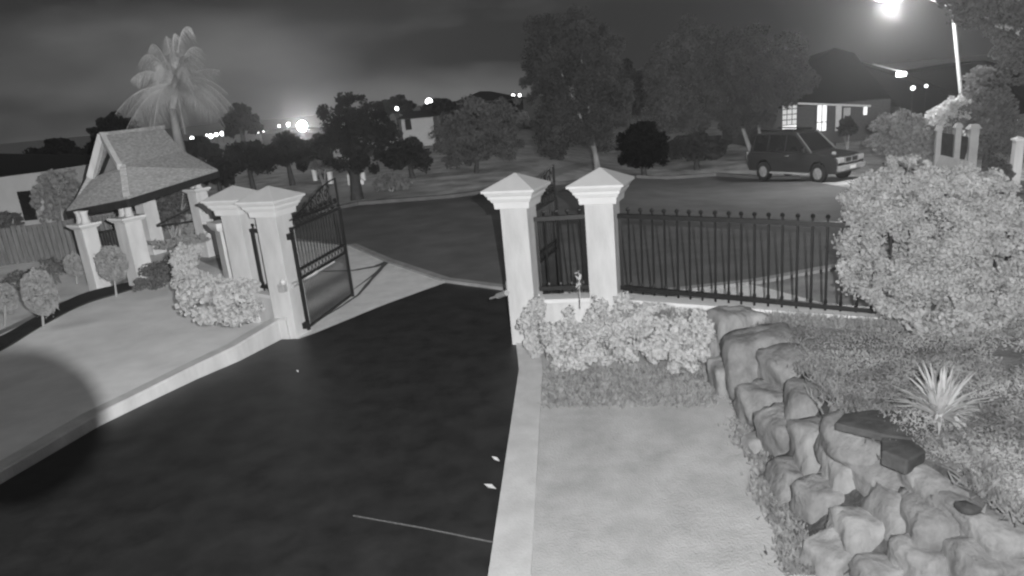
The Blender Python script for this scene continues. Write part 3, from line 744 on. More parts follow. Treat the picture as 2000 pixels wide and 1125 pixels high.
# ------------------------------------------------------------------ pavilion
PVC = Vector((-8.3, 15.6, .1))
pav = empty('pavilion', PVC, 'open garden pavilion with gabled shingle roof carried on four white piers', 'pavilion')
cN, cL, cR = AT(248, 385, 13.2), AT(130, 409, 14.7), AT(425, 331, 17.0)
cF = cL + cR - cN
gA, gB = AT(205, 263, 14.5), AT(318, 249, 17.3)
f1, f2 = AT(183, 346, 14.55), AT(240, 325, 13.75)
e2 = AT(356, 294, 17.1); e1 = e2 + (f1 - f2)
rp = MB(); TH = Vector((0, 0, -.10))
def shell(faces, th):
    for f in faces:
        n = len(f); rp.add([p for p in f] + [p + th for p in f], [tuple(range(n)), tuple(range(2 * n - 1, n - 1, -1))] + [(i, n + i, n + (i + 1) % n, (i + 1) % n) for i in range(n)])
shell([(gA, f2, cN, cR, e2, gB), (f2, f1, cL, cN), (gA, gB, e1, cF, cL, f1), (e2, cR, cF, e1)], TH)
roof = rp.build('roof', thatch, pav)
g = MB(); ga = gA + (gB - gA) * .09 - Vector((0, 0, .12)); g1 = f1 + (e1 - f1) * .06; g2 = f2 + (e2 - f2) * .06
g.add([ga, g1, g2], [(0, 1, 2)]); g.build('gable_panel', timber_dark, roof)
cgt = (ga + g1 + g2) / 3; k = [cgt + (p - cgt) * .62 + Vector((.02, -.06, -.06)) for p in (ga, g1, g2)]
MB().add(k + [p + Vector((0, .03, 0)) for p in k], [(0, 1, 2), (5, 4, 3), (0, 3, 4, 1), (1, 4, 5, 2), (2, 5, 3, 0)]).build('gable_vent', wall_pale, roof)
bb = MB()
for a, b in ((gA, f1), (gA, f2)): bb.bar(a + Vector((-.03, -.06, 0)), b + Vector((-.03, -.06, 0)), .09, .13)
bb.build('barge_board', render_white, roof)
hp = MB(); hp.bar(f2 + Vector((0, 0, .02)), cN + Vector((0, 0, .02)), .12, .06); hp.bar(gA + Vector((0, 0, .02)), gB + Vector((0, 0, .02)), .12, .06); hp.build('ridge_capping', thatch, roof)
fb = MB()
for a, b in ((cN, cR), (cL, cN), (cR, cF), (cF, cL)): fb.bar(a - Vector((0, 0, .115)), b - Vector((0, 0, .115)), .06, .15)
fb.build('fascia', timber_dark, pav)
fl = MB(); fl.add([p - Vector((0, 0, .105)) for p in (cN, cR, cF, cL)], [(0, 1, 2, 3)]); fl.build('soffit', timber_dark, pav)
def pier(px, py, capy, w, Y=None, eave=1.9):
    b = GP(px, py, .1) if Y is None else AT(px, py, Y); d = (b - Vector((0, 0, CAMH))).dot(FW); s = d / F; h = (py - capy) * s * 1.03; yw = rad(-30)
    k = MB(); k.frust((b.x, b.y, b.z), w, w, -.4, h, yw); p = k.build('pier', render_white, pav, bevel=.01)
    k = MB(); k.frust((b.x, b.y, b.z), w + .04, w + .14, h + .001, h + .06, yw); k.frust((b.x, b.y, b.z), w + .15, w + .15, h + .061, h + .10, yw); k.build('cap', cap_white, p)
    for sx in (-1, 1):
        q = Vector((b.x, b.y, 0)) + Matrix.Rotation(yw, 3, 'Z') @ Vector((sx * w * .27, 0, 0)); k = MB()
        z0 = b.z + h + .10; k.tube([q + Vector((0, 0, z0)), q + Vector((0, 0, z0 + .06)), q + Vector((0, 0, (z0 + eave) / 2)), q + Vector((0, 0, eave - .06)), q + Vector((0, 0, eave))], [.10, .075, .068, .07, .095], 12)
        k.build('column', render_white, p, smooth=True)
    return b
bN = pier(280, 560, 434, .36, eave=1.86); bL = pier(197, 566, 447, .30, eave=1.74); bB = pier(306, 495, 392, .36, eave=2.08); bR = pier(408, 485, 378, .34, eave=2.12)
rl = MB()
for a, b in ((AT(306, 442, 17.5), AT(392, 430, 17.7)), (AT(306, 440, 17.5), AT(392, 398, 17.7))): rl.bar(a, b, .045)
rl.build('rail', iron, pav)
pk = MB(); a, b = AT(186, 455, 14.2), AT(236, 446, 14.2)
for i in range(9):
    p = a.lerp(b, (i + .5) / 9); pk.bar(p - Vector((0, 0, .42)), p + Vector((0, 0, .02)), .03)
pk.bar(a, b, .03); pk.bar(a - Vector((0, 0, .35)), b - Vector((0, 0, .35)), .03); pk.build('infill_panel', timber_dark, pav)

# left house, paling fence, garden plants behind
hA, hB = AT(-140, 352, 21), AT(78, 336, 21); c = (hA + hB) / 2
lh = empty('neighbour_house', (c.x, c.y, 0), 'pale neighbouring house wall with one dark window at the left edge', 'house')
zt = 2.35
wv = MB(); a, b = Vector((hA.x, 21, 0)), Vector((hB.x, 21, 0))
wv.add([(a.x, 21, -.2), (b.x, 21, -.2), (b.x, 21, hB.z), (a.x, 21, hB.z - .12), (a.x, 26, -.2), (b.x, 26, -.2), (b.x, 26, hB.z), (a.x, 26, hB.z - .12)],
       [(0, 1, 2, 3), (1, 5, 6, 2), (5, 4, 7, 6), (4, 0, 3, 7), (3, 2, 6, 7)])
wall = wv.build('wall', wall_pale, lh)
w0, w1 = AT(38, 374, 20.97), AT(62, 430, 20.97)
MB().box(((w0.x + w1.x) / 2 + .05, 20.98, (w0.z + w1.z) / 2), (.38, .05, w0.z - w1.z)).build('window', glass_dark, lh)
r = MB(); r.add([(a.x - .5, 20.5, hB.z), (b.x + .3, 20.5, hB.z + .02), (b.x + .3, 26.5, hB.z), (a.x - .5, 26.5, hB.z), (a.x, 23, hB.z + .7), (b.x - 1.3, 23.2, hB.z + .45)], [(0, 1, 5, 4), (1, 2, 5), (2, 3, 4, 5), (3, 0, 4), (0, 3, 2, 1)]); r.build('roof', roof_dark, lh)
a, b = Vector((-16.5, 16.6, 0)), Vector((-9.6, 18.9, 0)); d = (b - a).normalized()
pf = empty('paling_fence', (a.x, a.y, 0), 'weathered grey paling fence behind the left garden', 'fence')
k = MB(); n = 62
for i in range(n):
    p = a.lerp(b, (i + .5) / n); k.box((p.x, p.y, .58 + random.uniform(-.015, .015)), (.105, .016, 1.0), math.atan2(d.y, d.x) + random.uniform(-.04, .04))
k.build('palings', timber_grey, pf)
MB().bar(a + Vector((0, .04, .95)), b + Vector((0, .04, .95)), .04, .07).build('rail', timber_dark, pf)
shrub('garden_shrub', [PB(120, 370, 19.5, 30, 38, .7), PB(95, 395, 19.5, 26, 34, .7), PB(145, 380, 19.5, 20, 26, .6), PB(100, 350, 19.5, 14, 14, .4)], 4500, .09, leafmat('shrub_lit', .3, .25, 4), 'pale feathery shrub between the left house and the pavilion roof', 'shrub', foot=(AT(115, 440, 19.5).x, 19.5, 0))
shrub('garden_shrub', [PB(5, 432, 18.6, 34, 16, .7)], 2600, .08, leaf_mid, 'dull shrub in front of the left house wall', 'shrub', foot=(AT(20, 480, 18.6).x, 18.6, 0))
for px, py, s in ((82, 425, 12), (228, 505, 10), (75, 500, 9)):
    pass
shrub('garden_shrub', [PB(345, 400, 20, 60, 50, 1.0)], 3500, .10, leaf_mid, 'leafy shrub seen through the pavilion between its piers', 'shrub', foot=(AT(345, 470, 20).x, 20, 0))

# palm
pf_ = Vector((AT(352, 300, 25).x + .1, 25, hz(-10, 25))); ptop = AT(337, 212, 25)
pt = empty('palm_tree', pf_, 'tall feathery palm tree behind the pavilion roof', 'palm tree')
k = MB(); mid = AT(346, 262, 25)
k.tube([pf_ - Vector((0, 0, .2)), pf_.lerp(mid, .6), mid, ptop], [.20, .17, .15, .12], 12); k.build('trunk', bark_pale, pt, smooth=True)
k = MB(); ctop = AT(345, 168, 25); k.tube([ptop, ptop.lerp(ctop, .5), ctop], [.12, .11, .06], 10); k.build('crownshaft', leaf_palm, pt, smooth=True)
LV_ = []; rac = MB()
tips = [(225, 215), (240, 262), (255, 150), (290, 95), (325, 62), (375, 48), (400, 120), (430, 130), (458, 205), (440, 240), (300, 250), (272, 190), (350, 90), (385, 190), (415, 205), (300, 150), (255, 235), (330, 130), (290, 265), (410, 165), (362, 255), (345, 60), (270, 120), (445, 175), (395, 90)]
def add_frond(c0, tip, sag, n, w, width):
    pts = []
    for i in range(n + 1):
        t = i / n; p = c0.lerp(tip, t) + Vector((0, 0, sag * 4 * t * (1 - t))); pts.append(p)
    for i in range(1, n):
        t = i / n; dd = (pts[i + 1] - pts[i - 1]).normalized(); side = dd.cross(Vector((0, 0, 1))).normalized(); Ln = width * (math.sin(math.pi * min(1, t * .85 + .15)) ** .6) * random.uniform(.8, 1.15)
        for sgn in (-1, 1):
            for rep in (0,):
                q = pts[i] + dd * rep * .02; o = side * sgn * Ln * random.uniform(.35, .6) + dd * Ln * .35 - Vector((0, 0, Ln * random.uniform(.5, .95)))
                ww = dd * w
                LV_.append([q - ww, q + ww, q + o + ww * .2, q + o - ww * .2])
    rac.tube(pts[::3] + [pts[-1]], [.03 * (1 - .85 * j / (len(pts[::3]))) for j in range(len(pts[::3]) + 1)], 5)
for _ in range(16):
    q_ = random.uniform(-1.3, 1.3); tips.append((345 + 105 * math.sin(q_) * random.uniform(.7, 1.1), 195 - 105 * math.cos(q_) * random.uniform(.3, 1.0) + 30 * abs(q_)))
for i, (x, y) in enumerate(tips):
    yy = 25 + random.uniform(-1.8, 1.8); tip = AT(x, y + 8, yy); add_frond(ctop - Vector((0, 0, .1)), tip, random.uniform(.25, .75), 60, .006, random.uniform(.6, .95))
quadmesh('fronds', np.array([[tuple(q) for q in f] for f in LV_]), leaf_palm, pt); rac.build('midribs', leaf_palm, pt)

# ------------------------------------------------------------------ street trees
def gz(x, y): return hz(x, y)
def PT(px, py, Y): p = AT(px, py, Y); return Vector((p.x, p.y, gz(p.x, p.y)))
def street_tree(fx, Y, topx, topy, blobs, n, size, mt, label, tr, bk, ftpy=None, **kw):
    f = AT(fx, ftpy, Y); f.z = gz(f.x, f.y)
    return tree('street_tree', f, AT(topx, topy, Y), [PB(*b) for b in blobs], n, size, mt, label, tr, bk, **kw)
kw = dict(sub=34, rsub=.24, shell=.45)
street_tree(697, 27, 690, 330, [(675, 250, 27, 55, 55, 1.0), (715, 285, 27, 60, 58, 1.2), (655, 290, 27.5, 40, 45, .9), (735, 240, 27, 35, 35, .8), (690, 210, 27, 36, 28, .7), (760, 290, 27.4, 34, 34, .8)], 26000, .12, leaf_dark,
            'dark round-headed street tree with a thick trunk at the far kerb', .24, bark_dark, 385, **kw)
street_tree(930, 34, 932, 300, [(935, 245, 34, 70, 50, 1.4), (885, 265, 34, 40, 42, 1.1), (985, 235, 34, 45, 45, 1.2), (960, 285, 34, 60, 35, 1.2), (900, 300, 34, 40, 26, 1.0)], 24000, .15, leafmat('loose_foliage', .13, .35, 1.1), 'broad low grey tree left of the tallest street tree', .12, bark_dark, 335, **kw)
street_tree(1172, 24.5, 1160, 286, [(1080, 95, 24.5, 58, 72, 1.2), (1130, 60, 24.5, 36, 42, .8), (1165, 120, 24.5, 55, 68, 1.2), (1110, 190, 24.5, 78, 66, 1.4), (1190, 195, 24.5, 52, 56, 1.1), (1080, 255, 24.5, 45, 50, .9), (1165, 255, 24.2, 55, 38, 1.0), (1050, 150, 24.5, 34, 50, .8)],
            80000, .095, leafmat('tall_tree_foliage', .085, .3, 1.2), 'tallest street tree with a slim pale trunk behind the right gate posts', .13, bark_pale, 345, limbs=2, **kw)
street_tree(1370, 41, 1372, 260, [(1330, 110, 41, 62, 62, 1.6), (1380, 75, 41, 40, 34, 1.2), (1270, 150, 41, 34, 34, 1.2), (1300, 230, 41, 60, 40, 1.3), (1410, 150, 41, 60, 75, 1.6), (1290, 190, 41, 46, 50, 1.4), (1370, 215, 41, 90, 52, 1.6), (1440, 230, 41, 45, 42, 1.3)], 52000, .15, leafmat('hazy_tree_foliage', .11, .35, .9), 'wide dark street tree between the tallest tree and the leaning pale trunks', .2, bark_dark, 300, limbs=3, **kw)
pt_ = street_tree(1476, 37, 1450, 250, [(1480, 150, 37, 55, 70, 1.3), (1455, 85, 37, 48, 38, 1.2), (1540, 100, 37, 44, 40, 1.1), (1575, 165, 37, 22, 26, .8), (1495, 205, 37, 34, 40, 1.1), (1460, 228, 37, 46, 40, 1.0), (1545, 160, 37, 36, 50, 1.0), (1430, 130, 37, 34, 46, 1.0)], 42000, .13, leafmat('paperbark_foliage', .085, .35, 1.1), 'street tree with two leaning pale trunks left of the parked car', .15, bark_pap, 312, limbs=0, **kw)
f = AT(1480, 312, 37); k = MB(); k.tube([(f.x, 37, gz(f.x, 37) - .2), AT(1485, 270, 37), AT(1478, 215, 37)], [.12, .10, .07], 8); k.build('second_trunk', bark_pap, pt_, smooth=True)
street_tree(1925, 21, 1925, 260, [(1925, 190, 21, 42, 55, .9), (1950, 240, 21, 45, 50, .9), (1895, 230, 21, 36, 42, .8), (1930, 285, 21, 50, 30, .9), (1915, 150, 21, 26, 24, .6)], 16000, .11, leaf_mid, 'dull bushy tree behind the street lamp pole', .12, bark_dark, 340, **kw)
ot = AT(2170, 300, 13); ot.z = 0
tree('overhanging_tree', ot, AT(2110, 40, 13), [PB(1985, 70, 13, 42, 55, .7), PB(1925, 25, 13, 55, 32, .6), PB(1880, 5, 13, 45, 26, .5), PB(1985, 130, 13.2, 30, 40, .5), PB(2060, 40, 13, 70, 70, .8), PB(2000, -20, 13, 80, 40, .8)], 17000, .075, leaf_mid, 'pale foliage overhanging the top right corner beside the street lamp', .12, bark, **kw)
# scattered dark trees and bushes
dk = [(1255, 262, 35, 48, 26, 'black rounded bush under the gap between the two tallest trees'), (470, 232, 60, 40, 32, 'black skyline tree right of the palm'), (392, 288, 55, 40, 26, 'black rounded tree crown below the palm crown among town lights'),
      (110, 300, 40, 58, 32, 'black spreading tree on the skyline above the left house'), (225, 245, 42, 44, 26, 'black tree crown behind the left side of the palm'), (200, 285, 36, 34, 34, 'black bushy tree touching the pavilion gable'),
      (775, 205, 70, 38, 20, 'black rounded skyline tree right of the flood light'), (860, 208, 75, 36, 18, 'low black skyline trees left of the hip roof'), (485, 305, 30, 60, 36, 'dull tree behind the left gate post caps'),
      (560, 290, 36, 44, 34, 'dark bushy tree below the flood light'), (425, 330, 27, 36, 34, 'dark shrubby tree right of the pavilion roof'), (610, 300, 40, 34, 30, 'dark bush between the flood light and the round street tree'),
      (1360, 274, 37, 62, 14, 'black hedge mass under the wide street tree'), (800, 300, 34, 46, 34, 'dark bushy tree left of the broad grey tree'), (1225, 175, 40, 40, 60, 'dark tree filling the gap right of the tallest tree')]
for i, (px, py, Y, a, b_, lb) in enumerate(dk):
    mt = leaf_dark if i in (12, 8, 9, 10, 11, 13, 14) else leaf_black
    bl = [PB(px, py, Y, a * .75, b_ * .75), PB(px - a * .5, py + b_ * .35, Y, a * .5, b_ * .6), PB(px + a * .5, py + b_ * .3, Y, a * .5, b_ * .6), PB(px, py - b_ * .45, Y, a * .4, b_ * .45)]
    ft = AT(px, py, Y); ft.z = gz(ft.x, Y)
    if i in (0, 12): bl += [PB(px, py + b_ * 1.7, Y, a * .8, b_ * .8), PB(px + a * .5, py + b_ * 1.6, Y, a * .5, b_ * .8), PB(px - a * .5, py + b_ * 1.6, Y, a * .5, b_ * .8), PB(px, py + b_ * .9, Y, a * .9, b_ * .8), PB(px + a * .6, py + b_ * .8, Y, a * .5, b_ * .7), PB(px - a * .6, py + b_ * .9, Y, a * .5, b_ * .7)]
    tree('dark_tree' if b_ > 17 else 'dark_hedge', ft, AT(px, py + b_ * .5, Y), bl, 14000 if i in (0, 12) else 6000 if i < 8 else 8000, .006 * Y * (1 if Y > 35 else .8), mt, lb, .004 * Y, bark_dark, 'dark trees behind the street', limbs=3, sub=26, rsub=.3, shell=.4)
# roadside shrubs
for px, py, Y, a, b_, n, mt, lb in ((1755, 255, 17, 58, 46, 9000, leaf_mid2, 'lit leafy shrub right of the parked car'), (1772, 305, 15.5, 40, 34, 6000, leaf_mid2, 'lit shrub rising directly above the large bush'), (1850, 222, 21.5, 44, 26, 5000, leaf_near, 'lit arching shrub above the white masonry panel'),
                                    (1868, 205, 21, 26, 20, 3000, leaf_near, 'small lit shrub top beside the street lamp pole'), (1655, 245, 40, 18, 20, 1800, leaf_dark, 'small round dark shrub in front of the lit brick house'), (765, 352, 29, 36, 18, 3500, leafmat('verge_shrub', .22, .3, 2), 'low grey shrubs right of the round tree trunk'),
                                    (628, 318, 34, 24, 12, 1800, leaf_mid, 'low shrub behind the tiny white piers'), (1945, 330, 15, 30, 30, 2600, leaf_mid, 'small pale weeds between the lamp pole and the lone white post')):
    g = AT(px, py + b_, Y); fz = gz(g.x, Y)
    shrub('roadside_shrub', [PB(px, py, Y, a * .8, b_ * .8), PB(px - a * .45, py + b_ * .4, Y, a * .55, b_ * .6), PB(px + a * .45, py + b_ * .35, Y, a * .55, b_ * .6)], n, .0055 * Y, mt, lb, 'shrub', 'shrubs beside the street', sub=34, rsub=.24, foot=(g.x, Y, fz))

# ------------------------------------------------------------------ street lamp
sl = AT(1893, 345, 24); sl.z = gz(sl.x, 24)
st = empty('street_lamp', sl, 'tall street lamp with slender pale pole, lamp lit at the top edge', 'street lamp')
top = AT(1862, 34, 24); k = MB(); k.tube([sl - Vector((0, 0, .2)), sl.lerp(top, .3), sl.lerp(top, .7), top], [.085, .075, .06, .05], 10); k.build('pole', mat('lamp_pole', .38, .1, 4), st, smooth=True)
hd = AT(1742, -7, 23.4); k = MB(); k.tube([top, top + Vector((-.15, 0, .35)), top.lerp(hd, .5) + Vector((0, 0, .33)), hd + Vector((.5, 0, .15))], [.05, .045, .04, .035], 8); k.build('arm', steel, st, smooth=True)
k = MB(); k.ball(hd + Vector((.05, 0, .12)), .3, 12, (1.9, .8, .42)); hsg = k.build('lamp_head', steel, st, smooth=True)
k = MB(); k.ball(hd + Vector((0, -.02, 0)), .30, 14, (1.9, .85, .45)); k.build('bulb', glow_lamp, hsg, smooth=True)
lamp('street_lamp_light', 'POINT', hd - Vector((0, 0, .35)), (0, 0, 0), 1500, shadow_soft_size=.25).parent = None

# ------------------------------------------------------------------ distant lamps of the town
dl_ = [(590, 246, 75, .5, glow_flood, 'dazzling flood lamp glaring left of the round street tree'), (563, 243, 110, .28, glow_far, 'small bright lamp just left of the flood lamp'), (375, 270, 90, .22, glow_far, 'lowest distant lamp right of the palm trunk'),
       (412, 266, 120, .36, glow_far, 'left lamp of the bright cluster beyond the pavilion roof'), (422, 263, 120, .30, glow_far, 'second lamp of the bright cluster beyond the pavilion roof'), (434, 261, 120, .36, glow_far, 'right lamp of the bright cluster beyond the pavilion roof'),
       (404, 264, 125, .16, glow_far, 'faint lamp left of the bright distant cluster'), (503, 258, 120, .22, glow_far, 'distant lamp just right of the black skyline tree'), (515, 257, 120, .20, glow_far, 'distant lamp between the skyline tree and the roofline'),
       (545, 246, 120, .20, glow_far, 'faint distant lamp on the dark roofline left of the flood lamp'), (475, 262, 120, .18, glow_far, 'faint lamp under the black skyline tree'), (371, 284, 90, .14, glow_far, 'faint lamp low behind the pavilion roof'),
       (838, 199, 85, .42, glow_far, 'bright lone lamp on the skyline above the distant trees'), (633, 228, 80, .16, glow_far, 'faint lamp at the left edge of the round street tree'), (747, 222, 66, .16, glow_far, 'small lamp below the skyline trees'),
       (775, 212, 66, .16, glow_far, 'faint lamp among the black skyline trees'), (1002, 187, 85, .20, glow_far, 'left of two tiny lamps right of the hip roof'), (1015, 186, 85, .16, glow_far, 'right of two tiny lamps right of the hip roof'), (1783, 172, 48, .16, glow_small, 'small round porch lamp left under the dark right roofs'),
       (1809, 168, 48, .12, glow_small, 'fainter porch lamp right under the dark right roofs'), (1983, 236, 30, .07, glow_far, 'tiny lamp at the right edge behind the trees')]
pm = mat('far_pole', .03, .1, 4)
for px, py, Y, r_, mt, lb in dl_:
    p = AT(px, py, Y); ft = Vector((p.x, p.y, gz(p.x, p.y))); t = empty('distant_lamp', ft, lb, 'lamp', 'distant lamps of the town')
    MB().tube([ft, p - Vector((0, 0, r_ * .9))], r_ * .15, 5).build('pole', pm, t); MB().ball(p, r_, 12).build('bulb', mt, t, smooth=True)

# ------------------------------------------------------------------ brick house on the right
HY = 44.0
ha, hb_ = AT(1490, 205, HY), AT(1722, 212, HY + 1.0); zb = gz(20, 44)
hs = empty('brick_house', ((ha.x + hb_.x) / 2, HY, zb), 'brick house with lit windows under a large dark hip roof', 'house')
ze = AT(1600, 205, HY).z
wb = MB(); wb.box(((ha.x + hb_.x) / 2, HY + 4, (zb + ze) / 2 - .2), (hb_.x - ha.x, 8, ze - zb + .4)); wb.build('wall', brick, hs)
def winbox(name, x0, y0, x1, y1, mt, par, dy=0.0, th=.05, bars=None, fr=True):
    a, b = AT(x0, y0, HY - .03 - dy), AT(x1, y1, HY - .03 - dy); c = (a + b) / 2; w, h = abs(b.x - a.x), abs(a.z - b.z)
    o = MB().box((c.x, HY - .03 - dy, c.z), (w, th, h)).build(name, mt, par)
    if fr:
        k = MB(); 
        for xx in (c.x - w / 2, c.x + w / 2): k.box((xx, HY - .06 - dy, c.z), (.06, .06, h + .06))
        for zz in (c.z - h / 2, c.z + h / 2): k.box((c.x, HY - .066 - dy, zz), (w + .06, .06, .06))
        if bars:
            for t in bars[0]: k.box((c.x - w / 2 + w * t, HY - .062 - dy, c.z), (.035, .04, h))
            for t in bars[1]: k.box((c.x, HY - .064 - dy, c.z - h / 2 + h * t), (w, .04, .05))
        k.build('frame', timber_dark, o)
    return o
winbox('window', 1527, 204, 1556, 253, glow_window_dim, hs, bars=((.33, .66), (.2, .4, .6, .8)))
k = winbox('lamp_lit_sill', 1529, 246, 1555, 253, glow_window, hs, .08, fr=False)
winbox('window', 1595, 205, 1614, 256, glow_window, hs, bars=((.5,), (.35,)))
winbox('window', 1633, 206, 1642, 255, mat('curtain_pale', .5, .1, 3), hs, fr=False)
winbox('door', 1646, 210, 1660, 262, mat('pale_door', .4, .1, 3), hs, bars=((), (.5,)))
winbox('porch_light', 1687, 209, 1693, 224, glow_window, hs, fr=False)
gt = MB(); gt.bar(AT(1530, 201, HY - .5), AT(1700, 207, HY - .5), .12, .12); gt.build('gutter', mat('pale_gutter', .5, .1, 3), hs)
ap, ap2 = AT(1630, 93, HY + 5), AT(1668, 103, HY + 5); e0, e1_ = AT(1470, 198, HY - .6), AT(1755, 209, HY + .8)
b0, b1 = e0 + Vector((0, 10, .6)), e1_ + Vector((0, 10, .6)); e0b, e1b = e0, e1_
r = MB(); r.add([e0, e1_, b1, b0, ap, ap2], [(0, 1, 5, 4), (1, 2, 5), (2, 3, 4, 5), (3, 0, 4), (0, 3, 2, 1)]); r.build('roof', roof_dark, hs)
# taller wing with a lit gable end to the right
w2 = empty('dark_house', (AT(1800, 240, 52).x, 52, gz(20, 52)), 'dark house with a lit bracket lamp under its sloping eave, right of the brick house', 'house')
q = [AT(1640, 110, 50), AT(1770, 144, 50), AT(1925, 118, 53), AT(2060, 150, 53), AT(2060, 260, 53), AT(1700, 260, 50)]
k = MB(); n = 6; k.add(q + [p + Vector((1, 6, 0)) for p in q], [tuple(range(n))[::-1], tuple(range(n, 2 * n))] + [(i, (i + 1) % n, n + (i + 1) % n, n + i) for i in range(n)]); k.build('wall', roof_dark, w2)
k = MB(); k.bar(AT(1705, 125, 49.8), AT(1772, 143, 49.8), .10, .08); k.build('eave_trim', mat('pale_trim', .6, .1, 3), w2)
p = AT(1760, 145, 49.6); MB().box(p, (.55, .3, .3)).build('lamp', glow_far, w2)

# distant houses
d1 = empty('distant_house', (AT(820, 245, 60).x, 60, gz(-5, 60)), 'small distant house with a pale wall seen above the dark trees', 'house')
a, b = AT(783, 234, 60), AT(848, 250, 60); MB().box(((a.x + b.x) / 2, 62, (a.z + b.z) / 2 - 1), (b.x - a.x, 4, a.z - b.z + 2)).build('wall', mat('far_wall', .35, .1, 1), d1)
MB().box((AT(797, 243, 59.9).x, 59.97, AT(797, 243, 59.9).z), (.5, .1, .9)).build('door', roof_dark, d1)
r = MB(); c = Vector(((a.x + b.x) / 2, 62, a.z + .05)); L_ = (b.x - a.x) / 2 + .4
r.add([c + Vector((-L_, -2.4, 0)), c + Vector((L_, -2.4, 0)), c + Vector((L_, 2.4, 0)), c + Vector((-L_, 2.4, 0)), c + Vector((-L_ * .5, 0, .55)), c + Vector((L_ * .5, 0, .55))], [(0, 1, 5, 4), (1, 2, 5), (2, 3, 4, 5), (3, 0, 4), (0, 3, 2, 1)]); r.build('roof', roof_dark, d1)
d2 = empty('distant_house', (AT(945, 200, 80).x, 80, gz(-5, 80)), 'distant house showing only its black hip roof on the skyline', 'house')
a, b, c = AT(880, 202, 80), AT(1030, 192, 80), AT(938, 178, 84); c2 = AT(958, 178, 84)
r = MB(); r.add([a, b, b + Vector((0, 9, 0)), a + Vector((0, 9, 0)), c, c2], [(0, 1, 5, 4), (1, 2, 5), (2, 3, 4, 5), (3, 0, 4), (0, 3, 2, 1)]); r.build('roof', roof_dark, d2)
MB().box(((a.x + b.x) / 2, 84.5, (a.z - 1.3) / 2 - .3), (b.x - a.x - 1, 8, a.z + 1.4)).build('wall', roof_dark, d2)
d3 = empty('distant_house', (AT(560, 262, 90).x, 90, gz(-5, 90)), 'distant house showing a long black roofline left of the flood lamp', 'house')
a, b, c, c2 = AT(500, 262, 90), AT(640, 256, 90), AT(530, 253, 94), AT(600, 248, 94)
r = MB(); r.add([a, b, b + Vector((0, 9, 0)), a + Vector((0, 9, 0)), c, c2], [(0, 1, 5, 4), (1, 2, 5), (2, 3, 4, 5), (3, 0, 4), (0, 3, 2, 1)]); r.build('roof', roof_dark, d3)
MB().box(((a.x + b.x) / 2, 94.5, (a.z - 1.3) / 2), (b.x - a.x - 1, 8, a.z + 1.2)).build('wall', roof_dark, d3)

# ------------------------------------------------------------------ neighbour's masonry panel, posts and letterbox piers
def lowpier(name, px, pyt, pyb, Y, w, label, cat, group=None, cap=True, mt=None):
    b = AT(px, pyb, Y) if Y else GT(px, pyb); tz = AT(px, pyt, b.y).z; t = empty(name, (b.x, b.y, b.z), label, cat, group, rad(-12))
    h = tz - b.z; MB().frust((0, 0, 0), w, w, -.5, h - (.10 if cap else 0)).build('shaft', mt or render_white, t, True, bevel=.006)
    if cap:
        k = MB(); k.frust((0, 0, 0), w * 1.35, w * 1.35, h - .099, h - .06); k.frust((0, 0, 0), w * 1.3, .05, h - .059, h); k.build('cap', cap_white, t, True)
    return t
nm = mat('dull_render', .33, .15, 3, .9, .3, bscale=20)
t = empty('masonry_panel', AT(1862, 330, 19.5), 'pale masonry street wall with two dark panels between its piers, beside the street lamp pole', 'wall')
for x, y0, y1, w in ((1828, 255, 330, .13), (1864, 250, 338, .15), (1893, 252, 350, .22)):
    a, b = AT(x, y0, 19.5), AT(x, y1, 19.5); MB().frust((b.x, b.y, 0), w, w, b.z - .3, a.z, rad(-15)).build('pier', nm, t)
    MB().frust((b.x, b.y, 0), w * 1.5, w * .8, a.z + .001, a.z + .12, rad(-15)).build('cap', nm, t)
a, b = AT(1826, 302, 19.5), AT(1896, 318, 19.5); MB().bar(a - Vector((0, 0, .32)), b - Vector((0, 0, .32)), .16, .66).build('base_wall', nm, t)
a, b = AT(1830, 280, 19.56), AT(1890, 290, 19.56); MB().bar(a, b, .03, .62).build('panel', timber_dark, t)
lowpier('street_post', 1984, 267, 326, 18, .20, 'lone white capped post at the right edge of the photograph', 'post')
for px, a, b, lb in ((617, 330, 352, 'leftmost tiny white pier across the street'), (647, 335, 358, 'tiny white pier right of the leftmost one across the street'), (686, 339, 362, 'tiny white pier just left of the round tree trunk'), (711, 330, 352, 'tiny white pier just right of the round tree trunk')):
    lowpier('letterbox_pier', px, a, b, None, .20, lb, 'pier', 'tiny white piers across the street', False)
a = GT(706, 362); a = AT(706, 356, a.y - .2); t = empty('letterbox', a, 'small white letterbox block beside the trunk of the round street tree', 'letterbox')
MB().box(a, (.24, .2, .2)).frust((a.x, a.y, a.z), .26, .1, .101, .15).build('box', render_white, t, bevel=.01)
gY = GT(632, 354).y; t = empty('dark_gate', AT(632, 345, gY), 'small dark gate panel between the tiny white piers', 'gate'); a, b = AT(620, 344, gY), AT(643, 346, gY); k = MB(); k.bar(a, b, .03, .34)
for i in range(6):
    p = a.lerp(b, (i + .5) / 6); k.bar(p, p + Vector((0, 0, .26)), .03)
k.build('panel', timber_dark, t)

# ------------------------------------------------------------------ parked four wheel drive
CAR = (AT(1597, 352, 27)); CX, CY = AT(1567, 345, 28.6).x, 28.6
ch = rad(-58)
car = empty('parked_car', (CX, CY, gz(CX, CY) + .02), 'dark four wheel drive wagon parked on the street with its front to the right', 'car', None, ch); car.scale = (.90, .98, 1.10)
def car_part(name, m, mt, par=None, **kw): return m.build(name, mt, par or car, True, **kw)
def arch(cx, r, x0, x1, n=9): return [(cx + r * math.cos(math.pi - math.pi * i / n), .38 + r * math.sin(math.pi * i / n) * 1.0) for i in range(n + 1)]
